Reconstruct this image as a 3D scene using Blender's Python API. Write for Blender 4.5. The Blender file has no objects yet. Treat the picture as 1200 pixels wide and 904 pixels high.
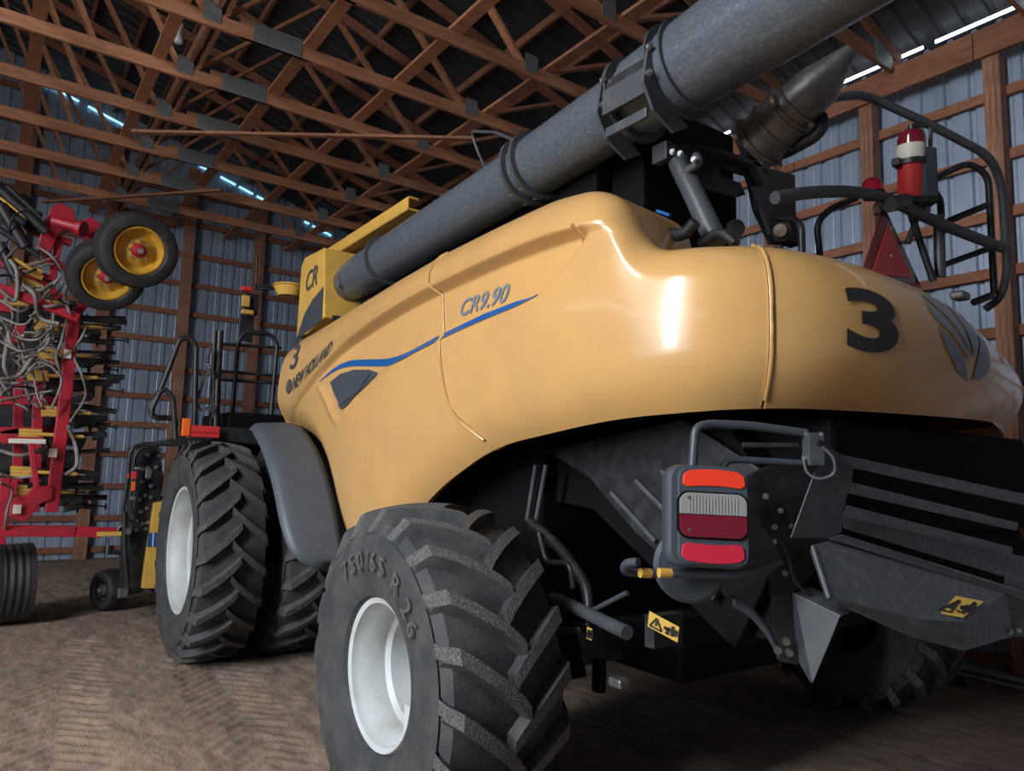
import bpy, bmesh, math, random
from mathutils import Vector, Matrix, noise
random.seed(7)
SC=bpy.context.scene; COL=SC.collection; PI=math.pi
V=Vector
# ---------------------------------------------------------------- camera
YAW,PITCH,ROLL,FPX,EYE=0.62106,0.11521,0.02771,848.0,1.75
_f=V((math.sin(YAW)*math.cos(PITCH),math.cos(YAW)*math.cos(PITCH),math.sin(PITCH)))
_r=V((math.cos(YAW),-math.sin(YAW),0)); _u=_r.cross(_f)
RT=_r*math.cos(ROLL)+_u*math.sin(ROLL); UP=_u*math.cos(ROLL)-_r*math.sin(ROLL)
EYEP=V((0,0,EYE))
cam=bpy.data.cameras.new('camera'); co=bpy.data.objects.new('camera',cam); COL.objects.link(co)
cam.sensor_width=36; cam.lens=FPX/1200*36; cam.clip_start=.05
co.matrix_world=Matrix.Translation(EYEP)@Matrix((RT,UP,-_f)).transposed().to_4x4()
SC.camera=co
# survey helper: where the sight line through a photo pixel meets a plane X=, Y=, Z= or a depth D=
def W(x,y,X=None,Y=None,Z=None,D=None):
    d=_f+RT*((x-600)/FPX)-UP*((y-452)/FPX)
    if X is not None: t=X/d.x
    elif Y is not None: t=Y/d.y
    elif Z is not None: t=(Z-EYE)/d.z
    else: t=D
    return EYEP+d*t
# ---------------------------------------------------------------- world, lights, exposure
w=bpy.data.worlds.new('daylight'); SC.world=w; w.use_nodes=True
w.node_tree.nodes['Background'].inputs[0].default_value=(.62,.78,1,1)
w.node_tree.nodes['Background'].inputs[1].default_value=.17
def area(name,loc,tgt,sx,sy,power,col):
    l=bpy.data.lights.new(name,'AREA'); l.shape='RECTANGLE'; l.size=sx; l.size_y=sy; l.energy=power; l.color=col
    o=bpy.data.objects.new(name,l); COL.objects.link(o); o.location=loc
    o.rotation_euler=(V(tgt)-V(loc)).to_track_quat('-Z','Y').to_euler(); return o
area('roof_skylight',(-4.6,2.0,7.75),(1.5,2.0,3.0),1.3,13,3500,(.93,.96,1))
area('open_doorway',(-9.3,2.6,3.1),(0,3.2,2.0),6.5,3.6,135,(.72,.86,1))
area('eave_daylight',(-10.2,4.2,5.75),(2,4.2,4.2),17,.45,130,(.80,.91,1))
SC.view_settings.view_transform='Standard'; SC.view_settings.look='None'
SC.view_settings.gamma=1; SC.view_settings.use_curve_mapping=False
SC.view_settings.exposure=-0.42
# ---------------------------------------------------------------- materials
def mat(name,c,rough=.5,metal=0,c2=None,scale=6,bump=0,bscale=40,coat=0,spec=.5,stretch=(1,1,1),lo=.4,hi=.65,emit=0,trans=0,rand=0):
    m=bpy.data.materials.new(name); m.use_nodes=True; nt=m.node_tree; N=nt.nodes; L=nt.links
    b=N['Principled BSDF']; b.inputs['Base Color'].default_value=(*c,1); b.inputs['Roughness'].default_value=rough
    b.inputs['Metallic'].default_value=metal; b.inputs['Coat Weight'].default_value=coat; b.inputs['Coat Roughness'].default_value=.08
    b.inputs['Specular IOR Level'].default_value=spec; b.inputs['Transmission Weight'].default_value=trans
    tc=N.new('ShaderNodeTexCoord'); mp=N.new('ShaderNodeMapping'); mp.inputs['Scale'].default_value=stretch
    L.new(tc.outputs['Object'],mp.inputs['Vector'])
    if c2 is not None:
        n=N.new('ShaderNodeTexNoise'); n.inputs['Scale'].default_value=scale; n.inputs['Detail'].default_value=6; n.inputs['Roughness'].default_value=.62
        L.new(mp.outputs[0],n.inputs['Vector'])
        mr=N.new('ShaderNodeMapRange'); mr.inputs[1].default_value=lo; mr.inputs[2].default_value=hi; L.new(n.outputs['Fac'],mr.inputs[0])
        mx=N.new('ShaderNodeMix'); mx.data_type='RGBA'; mx.inputs[6].default_value=(*c,1); mx.inputs[7].default_value=(*c2,1)
        L.new(mr.outputs[0],mx.inputs[0]); out=mx.outputs[2]
        if rand:
            oi=N.new('ShaderNodeObjectInfo'); hs=N.new('ShaderNodeHueSaturation'); r2=N.new('ShaderNodeMapRange')
            r2.inputs[3].default_value=1-rand; r2.inputs[4].default_value=1+rand
            L.new(oi.outputs['Random'],r2.inputs[0]); L.new(r2.outputs[0],hs.inputs['Value']); L.new(out,hs.inputs['Color']); out=hs.outputs[0]
        L.new(out,b.inputs['Base Color'])
    if bump:
        n=N.new('ShaderNodeTexNoise'); n.inputs['Scale'].default_value=bscale; n.inputs['Detail'].default_value=4
        L.new(mp.outputs[0],n.inputs['Vector']); bp=N.new('ShaderNodeBump'); bp.inputs['Strength'].default_value=bump; bp.inputs['Distance'].default_value=.01
        L.new(n.outputs['Fac'],bp.inputs['Height']); L.new(bp.outputs[0],b.inputs['Normal'])
    if emit:
        b.inputs['Emission Color'].default_value=(*c,1); b.inputs['Emission Strength'].default_value=emit
    return m
M={}
M['yellow']=mat('harvester_yellow',(.60,.345,.12),.28,c2=(.54,.315,.12),scale=2.5,coat=.35)
M['yellow2']=mat('warm_yellow_paint',(.66,.39,.075),.38,c2=(.55,.33,.08),scale=5)
M['rimyellow']=mat('worn_yellow_rim',(.60,.33,.03),.45,c2=(.38,.21,.03),scale=9)
M['black']=mat('black_paint',(.012,.013,.015),.42,c2=(.03,.032,.036),scale=12)
M['void']=mat('black_metal_and_shade',(.004,.004,.005),.8,spec=.12)  # near-black colour, puts deep shade into inner bodies; also for small black parts
M['grey']=mat('graphite_paint',(.05,.057,.068),.42,c2=(.085,.085,.085),scale=14,lo=.45,hi=.75)
M['tray']=mat('dusty_graphite_plate',(.075,.085,.10),.38,c2=(.17,.165,.16),scale=22,lo=.5,hi=.8)
M['fender']=mat('grey_moulded_fender',(.075,.09,.11),.5,c2=(.20,.205,.21),scale=40,lo=.6,hi=.8,bump=.1)
M['plastic']=mat('slate_plastic',(.05,.062,.078),.42)
M['decal']=mat('charcoal_decal',(.05,.06,.075),.4)
M['leafgrey']=mat('blue_grey_decal',(.17,.20,.24),.4)
M['blue']=mat('blue_decal',(.006,.085,.28),.4)
M['slate']=mat('slate_plate',(.024,.029,.037),.6,c2=(.04,.045,.05))
M['white']=mat('dusty_white_rim_paint',(.50,.54,.55),.45,c2=(.36,.33,.29),scale=4,lo=.45,hi=.8)
M['rust']=mat('worn_rim_steel',(.34,.31,.29),.6,c2=(.16,.09,.06),scale=7)
M['tyredark']=mat('clean_black_rubber',(.014,.015,.017),.6,c2=(.03,.03,.03),scale=8)
M['rubber']=mat('dusty_rubber',(.030,.034,.038),.74,c2=(.062,.062,.062),scale=7,bump=.25,bscale=90)
M['lug']=mat('worn_lug_rubber',(.05,.052,.055),.8,c2=(.17,.16,.145),scale=110,bump=.5,bscale=120,lo=.42,hi=.7)
M['lugdark']=mat('dark_lug_rubber',(.045,.047,.05),.8,c2=(.09,.088,.085),scale=30,bump=.4,bscale=120)
M['galv']=mat('weathered_blue_grey_tube',(.105,.13,.165),.27,metal=.35,c2=(.19,.205,.22),scale=90,stretch=(1,.4,1),lo=.46,hi=.72,bump=.06)
M['galvdark']=mat('dull_steel',(.11,.118,.125),.45,metal=.6,c2=(.20,.19,.18),scale=14,bump=.15)
M['steel']=mat('bright_steel',(.55,.56,.57),.3,metal=.9)
M['red']=mat('crimson_machine_paint',(.42,.012,.03),.42,c2=(.28,.015,.03),scale=8)
M['redflat']=mat('bright_red',(.60,.035,.035),.45)
M['signred']=mat('fluorescent_sign_red',(.85,.07,.06),.4)
M['redlens']=mat('orange_red_reflector',(.85,.05,.02),.25,coat=.4)
M['pinklens']=mat('crimson_reflector',(.55,.02,.05),.25,coat=.4)
M['darklens']=mat('dark_red_lens',(.16,.008,.02),.15,coat=.6)
M['clear']=mat('frosted_clear_lens',(.27,.27,.265),.2,coat=.6)
M['orange']=mat('orange_lens',(.8,.13,.02),.3)
M['hose']=mat('grey_hose',(.24,.22,.20),.6,c2=(.13,.12,.115),scale=8)
M['label']=mat('pale_label',(.62,.60,.52),.5)
M['gold']=mat('yellow_label',(.72,.45,.09),.5)
M['ink']=mat('ink',(.02,.02,.02),.6)
M['wood']=mat('sawn_pine',(.43,.195,.10),.75,c2=(.27,.11,.058),scale=3,stretch=(1,6,6),lo=.35,hi=.7,rand=.22,bump=.1)
M['wood2']=mat('red_brown_pine',(.30,.125,.068),.8,c2=(.17,.065,.037),scale=3,stretch=(6,1,6),lo=.35,hi=.7,rand=.2,bump=.1)
M['woodpost']=mat('weathered_post_pine',(.36,.19,.12),.8,c2=(.20,.075,.04),scale=4,stretch=(6,6,1),lo=.38,hi=.66,rand=.15,bump=.2)
M['sheet']=mat('blue_grey_steel_sheet',(.36,.44,.56),.40,metal=.3,c2=(.28,.345,.44),scale=2)
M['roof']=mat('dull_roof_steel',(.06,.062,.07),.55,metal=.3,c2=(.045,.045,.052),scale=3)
M['plate']=mat('galvanised_nail_plate',(.19,.21,.215),.5,metal=.5,c2=(.27,.29,.295),scale=60)
M['glow']=mat('daylit_eave_slit',(.85,.94,1),.5,emit=5)
M['glow2']=mat('daylit_gable_slit',(.35,.75,1),.5,emit=2.0)
M['bulb']=mat('clear_bulb_glass',(.85,.9,.95),.15,trans=.35)
M['skylight']=mat('translucent_ridge_panel',(.85,.93,1),.5,emit=3)
# earth floor
def dirt():
    m=mat('packed_earth',(.19,.14,.105),.95); nt=m.node_tree; N=nt.nodes; L=nt.links; b=N['Principled BSDF']; b.inputs['Specular IOR Level'].default_value=.15
    tc=N.new('ShaderNodeTexCoord'); mp=N.new('ShaderNodeMapping'); L.new(tc.outputs['Object'],mp.inputs[0]); mp.inputs['Rotation'].default_value=(0,0,.35); mp.inputs['Scale'].default_value=(1,.45,1)
    def nz(s,d,src=mp.outputs[0]):
        n=N.new('ShaderNodeTexNoise'); n.inputs['Scale'].default_value=s; n.inputs['Detail'].default_value=d; n.inputs['Roughness'].default_value=.65; L.new(src,n.inputs[0]); return n
    a=nz(.7,4); c=nz(9,8); e=nz(70,3,tc.outputs['Object'])
    r=N.new('ShaderNodeValToRGB'); r.color_ramp.elements[0].position=.33; r.color_ramp.elements[0].color=(.135,.105,.092,1); r.color_ramp.elements[1].position=.68; r.color_ramp.elements[1].color=(.44,.32,.23,1)
    mx=N.new('ShaderNodeMath'); mx.operation='MULTIPLY_ADD'; mx.inputs[1].default_value=.55; L.new(c.outputs['Fac'],mx.inputs[0]); 
    m2=N.new('ShaderNodeMath'); m2.operation='MULTIPLY'; m2.inputs[1].default_value=.45; L.new(a.outputs['Fac'],m2.inputs[0]); L.new(m2.outputs[0],mx.inputs[2]); L.new(mx.outputs[0],r.inputs[0])
    # straw flecks
    fl=N.new('ShaderNodeMapRange'); fl.inputs[1].default_value=.66; fl.inputs[2].default_value=.72; L.new(e.outputs['Fac'],fl.inputs[0])
    mm=N.new('ShaderNodeMix'); mm.data_type='RGBA'; mm.inputs[7].default_value=(.5,.4,.27,1); L.new(fl.outputs[0],mm.inputs[0]); L.new(r.outputs[0],mm.inputs[6]); L.new(mm.outputs[2],b.inputs['Base Color'])
    bp=N.new('ShaderNodeBump'); bp.inputs['Strength'].default_value=.7; bp.inputs['Distance'].default_value=.03
    ad=N.new('ShaderNodeMath'); ad.operation='MULTIPLY_ADD'; ad.inputs[1].default_value=.3; L.new(e.outputs['Fac'],ad.inputs[0]); L.new(c.outputs['Fac'],ad.inputs[2]); L.new(ad.outputs[0],bp.inputs['Height']); L.new(bp.outputs[0],b.inputs['Normal'])
    return m
M['dirt']=dirt()
# ---------------------------------------------------------------- mesh helpers
WL={}   # world position of every object (translations only)
def tag(o,label=None,cat=None,group=None,kind=None):
    if label: o['label']=label
    if cat: o['category']=cat
    if group: o['group']=group
    if kind: o['kind']=kind
    return o
def empty(name,loc,parent=None):
    o=bpy.data.objects.new(name,None); COL.objects.link(o); o.empty_display_size=.2; return place(o,V(loc),parent)
def place(o,loc,parent):
    WL[o.name]=V(loc)
    if parent is not None: o.parent=parent; o.location=V(loc)-WL[parent.name]
    else: o.location=loc
    return o
class MB:
    def __init__(s): s.v=[]; s.f=[]
    def add(s,vs,fs):
        n=len(s.v); s.v+= [V(p) for p in vs]; s.f+=[tuple(i+n for i in q) for q in fs]; return s
    def box(s,c,dx,dy,dz,rot=None):
        c=V(c); vs=[V((x*dx/2,y*dy/2,z*dz/2)) for x in(-1,1) for y in(-1,1) for z in(-1,1)]
        if rot is not None: vs=[rot@p for p in vs]
        return s.add([c+p for p in vs],[(0,1,3,2),(4,6,7,5),(0,4,5,1),(2,3,7,6),(0,2,6,4),(1,5,7,3)])
    def beam(s,p,q,wd,h,up=(0,0,1)):
        p,q=V(p),V(q); d=(q-p); L=d.length; d.normalize(); sd=d.cross(V(up)).normalized(); u=sd.cross(d)
        return s.box((p+q)/2,L,wd,h,Matrix((d,sd,u)).transposed())
    def tube(s,pts,r,n=8,closed=False,cap=True):
        pts=[V(p) for p in pts]; m=len(pts); rr=r if isinstance(r,(list,tuple)) else [r]*m
        T=[]
        for i in range(m):
            a=pts[(i-1)%m] if (closed or i>0) else pts[i]; b=pts[(i+1)%m] if (closed or i<m-1) else pts[i]
            t=(b-a); T.append(t.normalized() if t.length>1e-9 else V((0,0,1)))
        u=T[0].orthogonal().normalized(); vs=[]
        for i in range(m):
            u=(u-T[i]*u.dot(T[i])); u=u.normalized() if u.length>1e-6 else T[i].orthogonal().normalized()
            w2=T[i].cross(u)
            for k in range(n):
                a=2*PI*k/n; vs.append(pts[i]+(u*math.cos(a)+w2*math.sin(a))*rr[i])
        fs=[]
        for i in range(m if closed else m-1):
            j=(i+1)%m
            for k in range(n): fs.append((i*n+k,i*n+(k+1)%n,j*n+(k+1)%n,j*n+k))
        if cap and not closed: fs.append(tuple(range(n-1,-1,-1))); fs.append(tuple((m-1)*n+k for k in range(n)))
        return s.add(vs,fs)
    def prism(s,poly,vec):
        poly=[V(p) for p in poly]; vec=V(vec); n=len(poly)
        return s.add(poly+[p+vec for p in poly],[tuple(range(n-1,-1,-1)),tuple(range(n,2*n))]+[(i,(i+1)%n,n+(i+1)%n,n+i) for i in range(n)])
    def lathe(s,prof,o=(0,0,0),ax=(0,0,1),n=24,closed=False,a0=0,a1=2*PI):
        o,ax=V(o),V(ax).normalized(); u=ax.orthogonal().normalized(); w2=ax.cross(u); m=len(prof); vs=[]
        full=abs(a1-a0-2*PI)<1e-6; nn=n if full else n+1
        for k in range(nn):
            a=a0+(a1-a0)*k/n; d=u*math.cos(a)+w2*math.sin(a)
            vs+=[o+ax*h+d*r for h,r in prof]
        fs=[]
        for k in range(n):
            k2=(k+1)%nn
            for i in range(m-1 if not closed else m):
                j=(i+1)%m; fs.append((k*m+i,k2*m+i,k2*m+j,k*m+j))
        return s.add(vs,fs)
    def bolt(s,p,ax,r=.012,h=.012):
        return s.lathe([(0,0),(0,r*1.35),(.003,r*1.35),(.003,r),(h,r*.9),(h,0)],p,ax,6)
    def build(s,name,m,parent=None,smooth=None,loc=None,bevel=0,solid=0,sub=0):
        if loc is None:
            lo=V([min(p[i] for p in s.v) for i in range(3)]); hi=V([max(p[i] for p in s.v) for i in range(3)]); c=(lo+hi)/2
            vs=[p-c for p in s.v]
        else: c=V(loc); vs=s.v
        me=bpy.data.meshes.new(name); me.from_pydata(vs,[],s.f); me.validate()
        bm=bmesh.new(); bm.from_mesh(me); bmesh.ops.recalc_face_normals(bm,faces=bm.faces); bm.to_mesh(me); bm.free()
        for q in (m if isinstance(m,list) else [m]): me.materials.append(q)
        o=bpy.data.objects.new(name,me); COL.objects.link(o); place(o,c,parent)
        if smooth:
            me.shade_smooth(); me.set_sharp_from_angle(angle=math.radians(smooth))
        if solid: q=o.modifiers.new('thickness','SOLIDIFY'); q.thickness=solid; q.offset=0
        if bevel: q=o.modifiers.new('edge','BEVEL'); q.width=bevel; q.segments=2; q.limit_method='ANGLE'
        return o
def fillet(pts,r,k=5):
    pts=[V(p) for p in pts]; out=[pts[0]]
    for a,b,c in zip(pts,pts[1:],pts[2:]):
        d1=(a-b); d2=(c-b); q=min(r,d1.length*.48,d2.length*.48); p0=b+d1.normalized()*q; p1=b+d2.normalized()*q
        for i in range(k+1):
            t=i/k; out.append(p0*(1-t)**2+b*2*t*(1-t)+p1*t*t)
    return out+[pts[-1]]
def spline(pts,k=6):
    pts=[V(p) for p in pts]; P=[pts[0]*2-pts[1]]+pts+[pts[-1]*2-pts[-2]]; out=[]
    for i in range(1,len(P)-2):
        p0,p1,p2,p3=P[i-1:i+3]
        for j in range(k):
            t=j/k; out.append(.5*(2*p1+(p2-p0)*t+(2*p0-5*p1+4*p2-p3)*t*t+(3*p1-p0-3*p2+p3)*t**3))
    return out+[pts[-1]]
def pipe(name,pts,r,m,parent,fr=.06,n=8): return MB().tube(fillet(pts,fr),r,n).build(name,m,parent,smooth=50)
def text_mb(txt,size,fn,grid=.03,shear=0,spacing=1,bold=0,sx=1,flip=False):
    cu=bpy.data.curves.new('t','FONT'); cu.body=txt; cu.size=size; cu.shear=shear; cu.space_character=spacing; cu.offset=bold; cu.align_x='LEFT'
    ob=bpy.data.objects.new('t',cu); COL.objects.link(ob); dg=bpy.context.evaluated_depsgraph_get(); me=ob.evaluated_get(dg).to_mesh()
    bm=bmesh.new(); bm.from_mesh(me); ob.evaluated_get(dg).to_mesh_clear(); bpy.data.objects.remove(ob); bpy.data.curves.remove(cu)
    xs=[v.co.x for v in bm.verts]; ys=[v.co.y for v in bm.verts]
    for ax,lo,hi in ((0,min(xs),max(xs)),(1,min(ys),max(ys))):
        k=int(lo/grid)
        while k*grid<hi:
            no=[0,0,0]; no[ax]=1; cc=[0,0,0]; cc[ax]=k*grid
            bmesh.ops.bisect_plane(bm,geom=bm.verts[:]+bm.edges[:]+bm.faces[:],plane_co=cc,plane_no=no); k+=1
    bm.verts.index_update(); mb=MB(); mb.add([fn(v.co.x*sx,v.co.y) for v in bm.verts],[tuple(v.index for v in f.verts) for f in bm.faces]); bm.free(); return mb
def flat(o,ex,ey):
    o,ex,ey=V(o),V(ex),V(ey); return lambda x,y: o+ex*x+ey*y
# ================================================================ the shed
XR=7.62; XL=-10.62; RIDGE=-1.5; EAVE=6.20; SL=.30; YB=-5.2; YF=14.75
def roofz(x): return EAVE+SL*(XR-x) if x>=RIDGE else EAVE+SL*(x-XL)
fl=MB()
XS=[-3+.25*i for i in range(9)]+[-.75+.022*i for i in range(215)]+[4.0+.14*i for i in range(1,29)]
YS=[YB+.2*i for i in range(29)]+[.6+.026*i for i in range(300)]+[8.4+.1*i for i in range(68)]
nx,ny=len(XS),len(YS)-1
def sm0(x): x=max(0,min(1,x)); return x*x*(3-2*x)
def fz(x,y):
    z=.014*noise.noise(V((x*1.7,y*1.1,0)))+.010*noise.noise(V((x*6,y*5,3)))+.006*noise.noise(V((x*17,y*13,5)))
    for tx in (.15,1.25): # tyre ruts pressed by earlier vehicles, herringbone lugs
        d=abs(x-tx-.10*(y-2))
        if d<.33: z+=(-.010+.012*math.sin((y+abs(x-tx-.10*(y-2))*.9)*PI*2/.15+1.5*noise.noise(V((x*2,y*2,1)))))*sm0((.33-d)/.1)*(.6+.6*noise.noise(V((x,y*.7,9))))
    return z
vs=[];fs=[]
for j in range(ny+1):
    y=YS[j]
    for i in range(nx+1):
        x=XS[i-1] if i>0 else XL
        inn=1.4<x<6.2
        vs.append((x,y,(fz(x,y) if y<12 else 0)-.012))
for j in range(ny):
    for i in range(nx): a=j*(nx+1)+i; fs.append((a,a+1,a+nx+2,a+nx+1))
tag(fl.add(vs,fs).build('floor',M['dirt'],smooth=60,loc=(0,0,0)),kind='structure')
# corrugated sheet: profile across its width, ribs every 0.23 m
def ribs(w=.915,depth=.03):
    p=[(0,0)]
    for k in range(4):
        c=.115+k*.229
        p+=[(c-.035,0),(c-.018,depth),(c+.018,depth),(c+.035,0)]
        for q in (c+.11,): p+=[(q-.01,0),(q,.005),(q+.01,0)] if q+.01<w else []
    return [(a,b) for a,b in p if a<w]+[(w,0)]
PR=ribs()
wf=tag(empty('wall_far',(0,YF,0)),kind='structure')
for k in range(20):
    x0=XL+.915*k
    vs=[];fs=[]
    for a,d in PR: vs+=[(x0+a,YF+d,0),(x0+a,YF+d,min(roofz(x0+a)+.12,9.2))]
    for i in range(len(PR)-1): fs.append((2*i,2*i+2,2*i+3,2*i+1))
    MB().add(vs,fs).build('wall_sheet',M['sheet'],wf)
GZ=[.16,.70,1.255,1.83,2.37,2.9,3.44,3.98,4.53,5.1,5.68,6.3,6.9,7.5,8.1]
for z in GZ:
    hw=(8.7-z)/SL if z>6 else 99
    a=max(XL+.1,RIDGE-hw+.4); b=min(XR-.1,RIDGE+hw-.4)
    if b-a<.6: continue
    n=5 if b-a>10 else 3
    for i in range(n): MB().box(((a+(b-a)*(i+.5)/n),YF-.045,z),(b-a)/n-.012,.045 if z>.3 else .06,.10).build('girt',M['wood2'],wf)
px=[2.75+1.33*k for k in range(-10,4)]
for x in px: 
    for d in (-.065,0,.065): MB().box((x+d*1.0,YF-.13-.002*d,(roofz(x)-.3)/2),.062,.13,roofz(x)-.3).build('post_ply',M['woodpost'],wf)
# slit of daylight under the gable trim
for a,b in ((.2,.75),(.9,1.5),(2.85,3.1),(3.25,3.55),(3.62,3.9),(3.98,4.15),(5.0,5.1),(5.18,5.24),(5.32,5.6)):
    MB().beam((a,YF-.03,roofz(a)-.13),(b,YF-.03,roofz(b)-.13),.02,.035).build('daylight_gap',M['glow2'],wf)
wr=tag(empty('wall_right',(XR,0,0)),kind='structure')
base=None
for k in range(22):
    y0=YB+.915*k
    if base is None:
        vs=[];fs=[]
        for a,d in PR: vs+=[(XR+d,y0+a,0),(XR+d,y0+a,EAVE-.02)]
        for i in range(len(PR)-1): fs.append((2*i,2*i+1,2*i+3,2*i+2))
        base=MB().add(vs,fs).build('wall_sheet',M['sheet'],wr); b0=base.location.copy()
    else:
        o=base.copy(); COL.objects.link(o); o.location=b0+V((0,.915*k,0))
for z in (.16,.85,1.43,2.0,2.58,3.15,3.72,4.28,4.84,5.47):
    for i in range(8): MB().box((XR-.045,YB+20.1*(i+.5)/8,z),.045,2.5,.10).build('girt',M['wood2'],wr)
YPOST=[2.67+1.22*k for k in range(-6,10)]
for y in YPOST:
    for d in (-.048,0,.048): MB().box((XR-.14,y+d,2.9),.14+.004*(d==0),.046,5.8).build('post_ply',M['woodpost'],wr)
for i in range(5): MB().beam((XR-.235,YB+4*i,5.93),(XR-.235,YB+4*i+3.99,5.93),.05,.28).build('header_beam',M['wood2'],wr)
for i in range(16): MB().box((XR-.07,2.06+1.22*(i-5)+.6,6.255),.02,1.10,.03).build('daylight_gap',M['glow'],wr)
wl=tag(empty('wall_left',(XL,0,0)),kind='structure')
for y0,y1,z0 in ((YB,-4.6,0),(4.6,YF,0),(-4.6,4.6,4.95)):
    MB().box((XL-.02,(y0+y1)/2,(z0+5.9)/2),.03,y1-y0,5.9-z0).build('wall_sheet',M['sheet'],wl)
MB().box((XL+.05,(YB+YF)/2,6.12),.02,YF-YB,.09).build('daylight_gap',M['glow'],wl)
# ---------------------------------------------------------------- roof and trusses
cl=tag(empty('ceiling',(0,0,EAVE)),kind='structure')
for side in (1,-1):
    xe=XR+.12 if side>0 else XL-.12
    for k in range(22):
        y0=YB+.915*k; vs=[];fs=[]
        xa=RIDGE+side*.03
        for a,d in PR: vs+=[(xa,y0+a,roofz(xa)+.13+d),(xe,y0+a,EAVE+SL*(-.12)+.13+d)]
        for i in range(len(PR)-1): fs.append((2*i,2*i+2,2*i+3,2*i+1))
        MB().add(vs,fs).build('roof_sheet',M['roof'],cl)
    for k in range(14):
        x=RIDGE+side*(.35+.61*k)
        for y0 in (YB,YB+10): MB().box((x,y0+4.99,roofz(x)+.065),.04,9.97,.10).build('purlin',M['wood2'],cl)
MB().box((RIDGE,4.8,roofz(RIDGE)+.17),.9,20,.02).build('ridge_cap',M['roof'],cl)
YT=[6.0+1.22*k for k in range(-7,7)]
for y in YT:
    # bottom chord is the truss mesh, its top chords, webs and plates are the sub-parts
    mb=MB()
    for a,b in ((XL+.1,-5.4),(-5.4,-1.3),(-1.3,2.02),(2.02,XR-.1)): mb.box(((a+b)/2,y,6.07),b-a-.006,.04,.14)
    t=mb.build('roof_truss',M['wood'],cl)
    MB().box((2.03,y,6.10),.72,.036,.20).build('splice_board',M['wood'],t)
    for s in (1,-1):
        xe=XR-.1 if s>0 else XL+.1
        MB().beam((RIDGE,y,roofz(RIDGE)-.06),(xe,y,roofz(xe)-.04),.04,.13).build('top_chord',M['wood2'],t)
    webs=[(1.4,.1),(1.4,2.9),(4.42,3.15),(4.42,5.75),(.55,-.55),(-.35,-1.45),(-1.7,-1.5),(-2.4,-4.2),(-4.5,-6.2),(-7.4,-6.2)]
    for a,b in webs:
        MB().beam((a,y+.042,6.05),(b,y+.042,roofz(b)-.1),.038,.09,up=(0,1,0)).build('web',M['wood'],t)
    for x in (1.4,4.42,-1.9): MB().box((x,y-.0235,6.15),.17,.006,.2).build('nail_plate',M['plate'],t)
    MB().box((2.05,y-.0235,6.10),.50,.006,.205).build('nail_plate',M['plate'],t)
    MB().prism([(XR-.62,y-.024,6.0),(XR-.3,y-.024,6.0),(XR-.3,y-.024,6.16),(XR-.62,y-.024,6.26)],(0,.006,0)).build('nail_plate',M['plate'],t)
for x in (-3.6,-2.3,-1.15,0.02,1.13,2.38,3.46,4.67,5.85):
    for i in range(5):
        MB().box((x,YB+4*i+2,6.16),.13 if x<2 else .14,3.99,.038).build('lateral_brace',M['wood'],cl)
for i in range(5):
    for dx in (-.05,.05): MB().box((1.5+dx,YB+4*i+2+dx*6,6.27),.045,3.99,.14).build('lateral_brace',M['woodpost'],cl)
for a,b in (((1.14,10.23),(4.72,7.58)),((.35,14.13),(2.6,11.6))):
    MB().beam((*a,5.975),(*b,5.975),.07,.036).build('diagonal_brace',M['wood'],cl)
bu=empty('light_bulb',W(209,44,Y=8.38)); pb=WL[bu.name]
tag(bu,'bare clear bulb hanging among the trusses at the upper left','light bulb')
MB().lathe([(-.075,0),(-.072,.03),(-.05,.052),(-.01,.05),(.02,.03),(.05,.022),(.055,0)],pb,(0,0,1),16).build('glass_bulb',M['bulb'],bu,smooth=60)
MB().lathe([(.05,0),(.05,.03),(.12,.034),(.14,.05),(.15,.05),(.15,0)],pb,(0,0,1),14).build('socket',M['label'],bu,smooth=40)
MB().tube(spline([pb+V((0,0,.15)),pb+V((-.05,.02,.2)),pb+V((-.14,.03,-.1)),pb+V((-.2,.04,-.25))]),.006,5).build('wire',M['label'],bu)
# ================================================================ the combine harvester
CH=tag(empty('combine_harvester',(3.75,4.5,0)),'large yellow combine harvester with slate tyres parked in the timber shed','combine harvester')

PLAN=[(2.10,7.3),(2.13,6.8),(2.15,6.0),(2.14,5.0),(2.12,4.0),(2.1,3.0),(2.12,2.5),(2.18,2.12),(2.31,1.82),(2.57,1.61),(2.95,1.51),(3.4,1.47),(3.75,1.46),(4.1,1.49),(4.55,1.58),(4.93,1.74),(5.19,1.97),(5.32,2.25),(5.38,2.5),(5.4,3.0)]
def _dense():
    pts=[]
    P=[(2*PLAN[0][0]-PLAN[1][0],2*PLAN[0][1]-PLAN[1][1])]+PLAN+[(5.42,3.5)]
    for i in range(1,len(P)-2):
        p0,p1,p2,p3=P[i-1:i+3]
        for k in range(16):
            t=k/16
            pts.append(tuple(.5*(2*p1[j]+(p2[j]-p0[j])*t+(2*p0[j]-5*p1[j]+4*p2[j]-p3[j])*t*t+(3*p1[j]-p0[j]-3*p2[j]+p3[j])*t**3) for j in (0,1)))
    pts.append(P[-2])
    s=[0.]
    for a,b in zip(pts,pts[1:]): s.append(s[-1]+math.hypot(b[0]-a[0],b[1]-a[1]))
    return pts,s
_P,_S=_dense()
SMAX=_S[-1]
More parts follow.
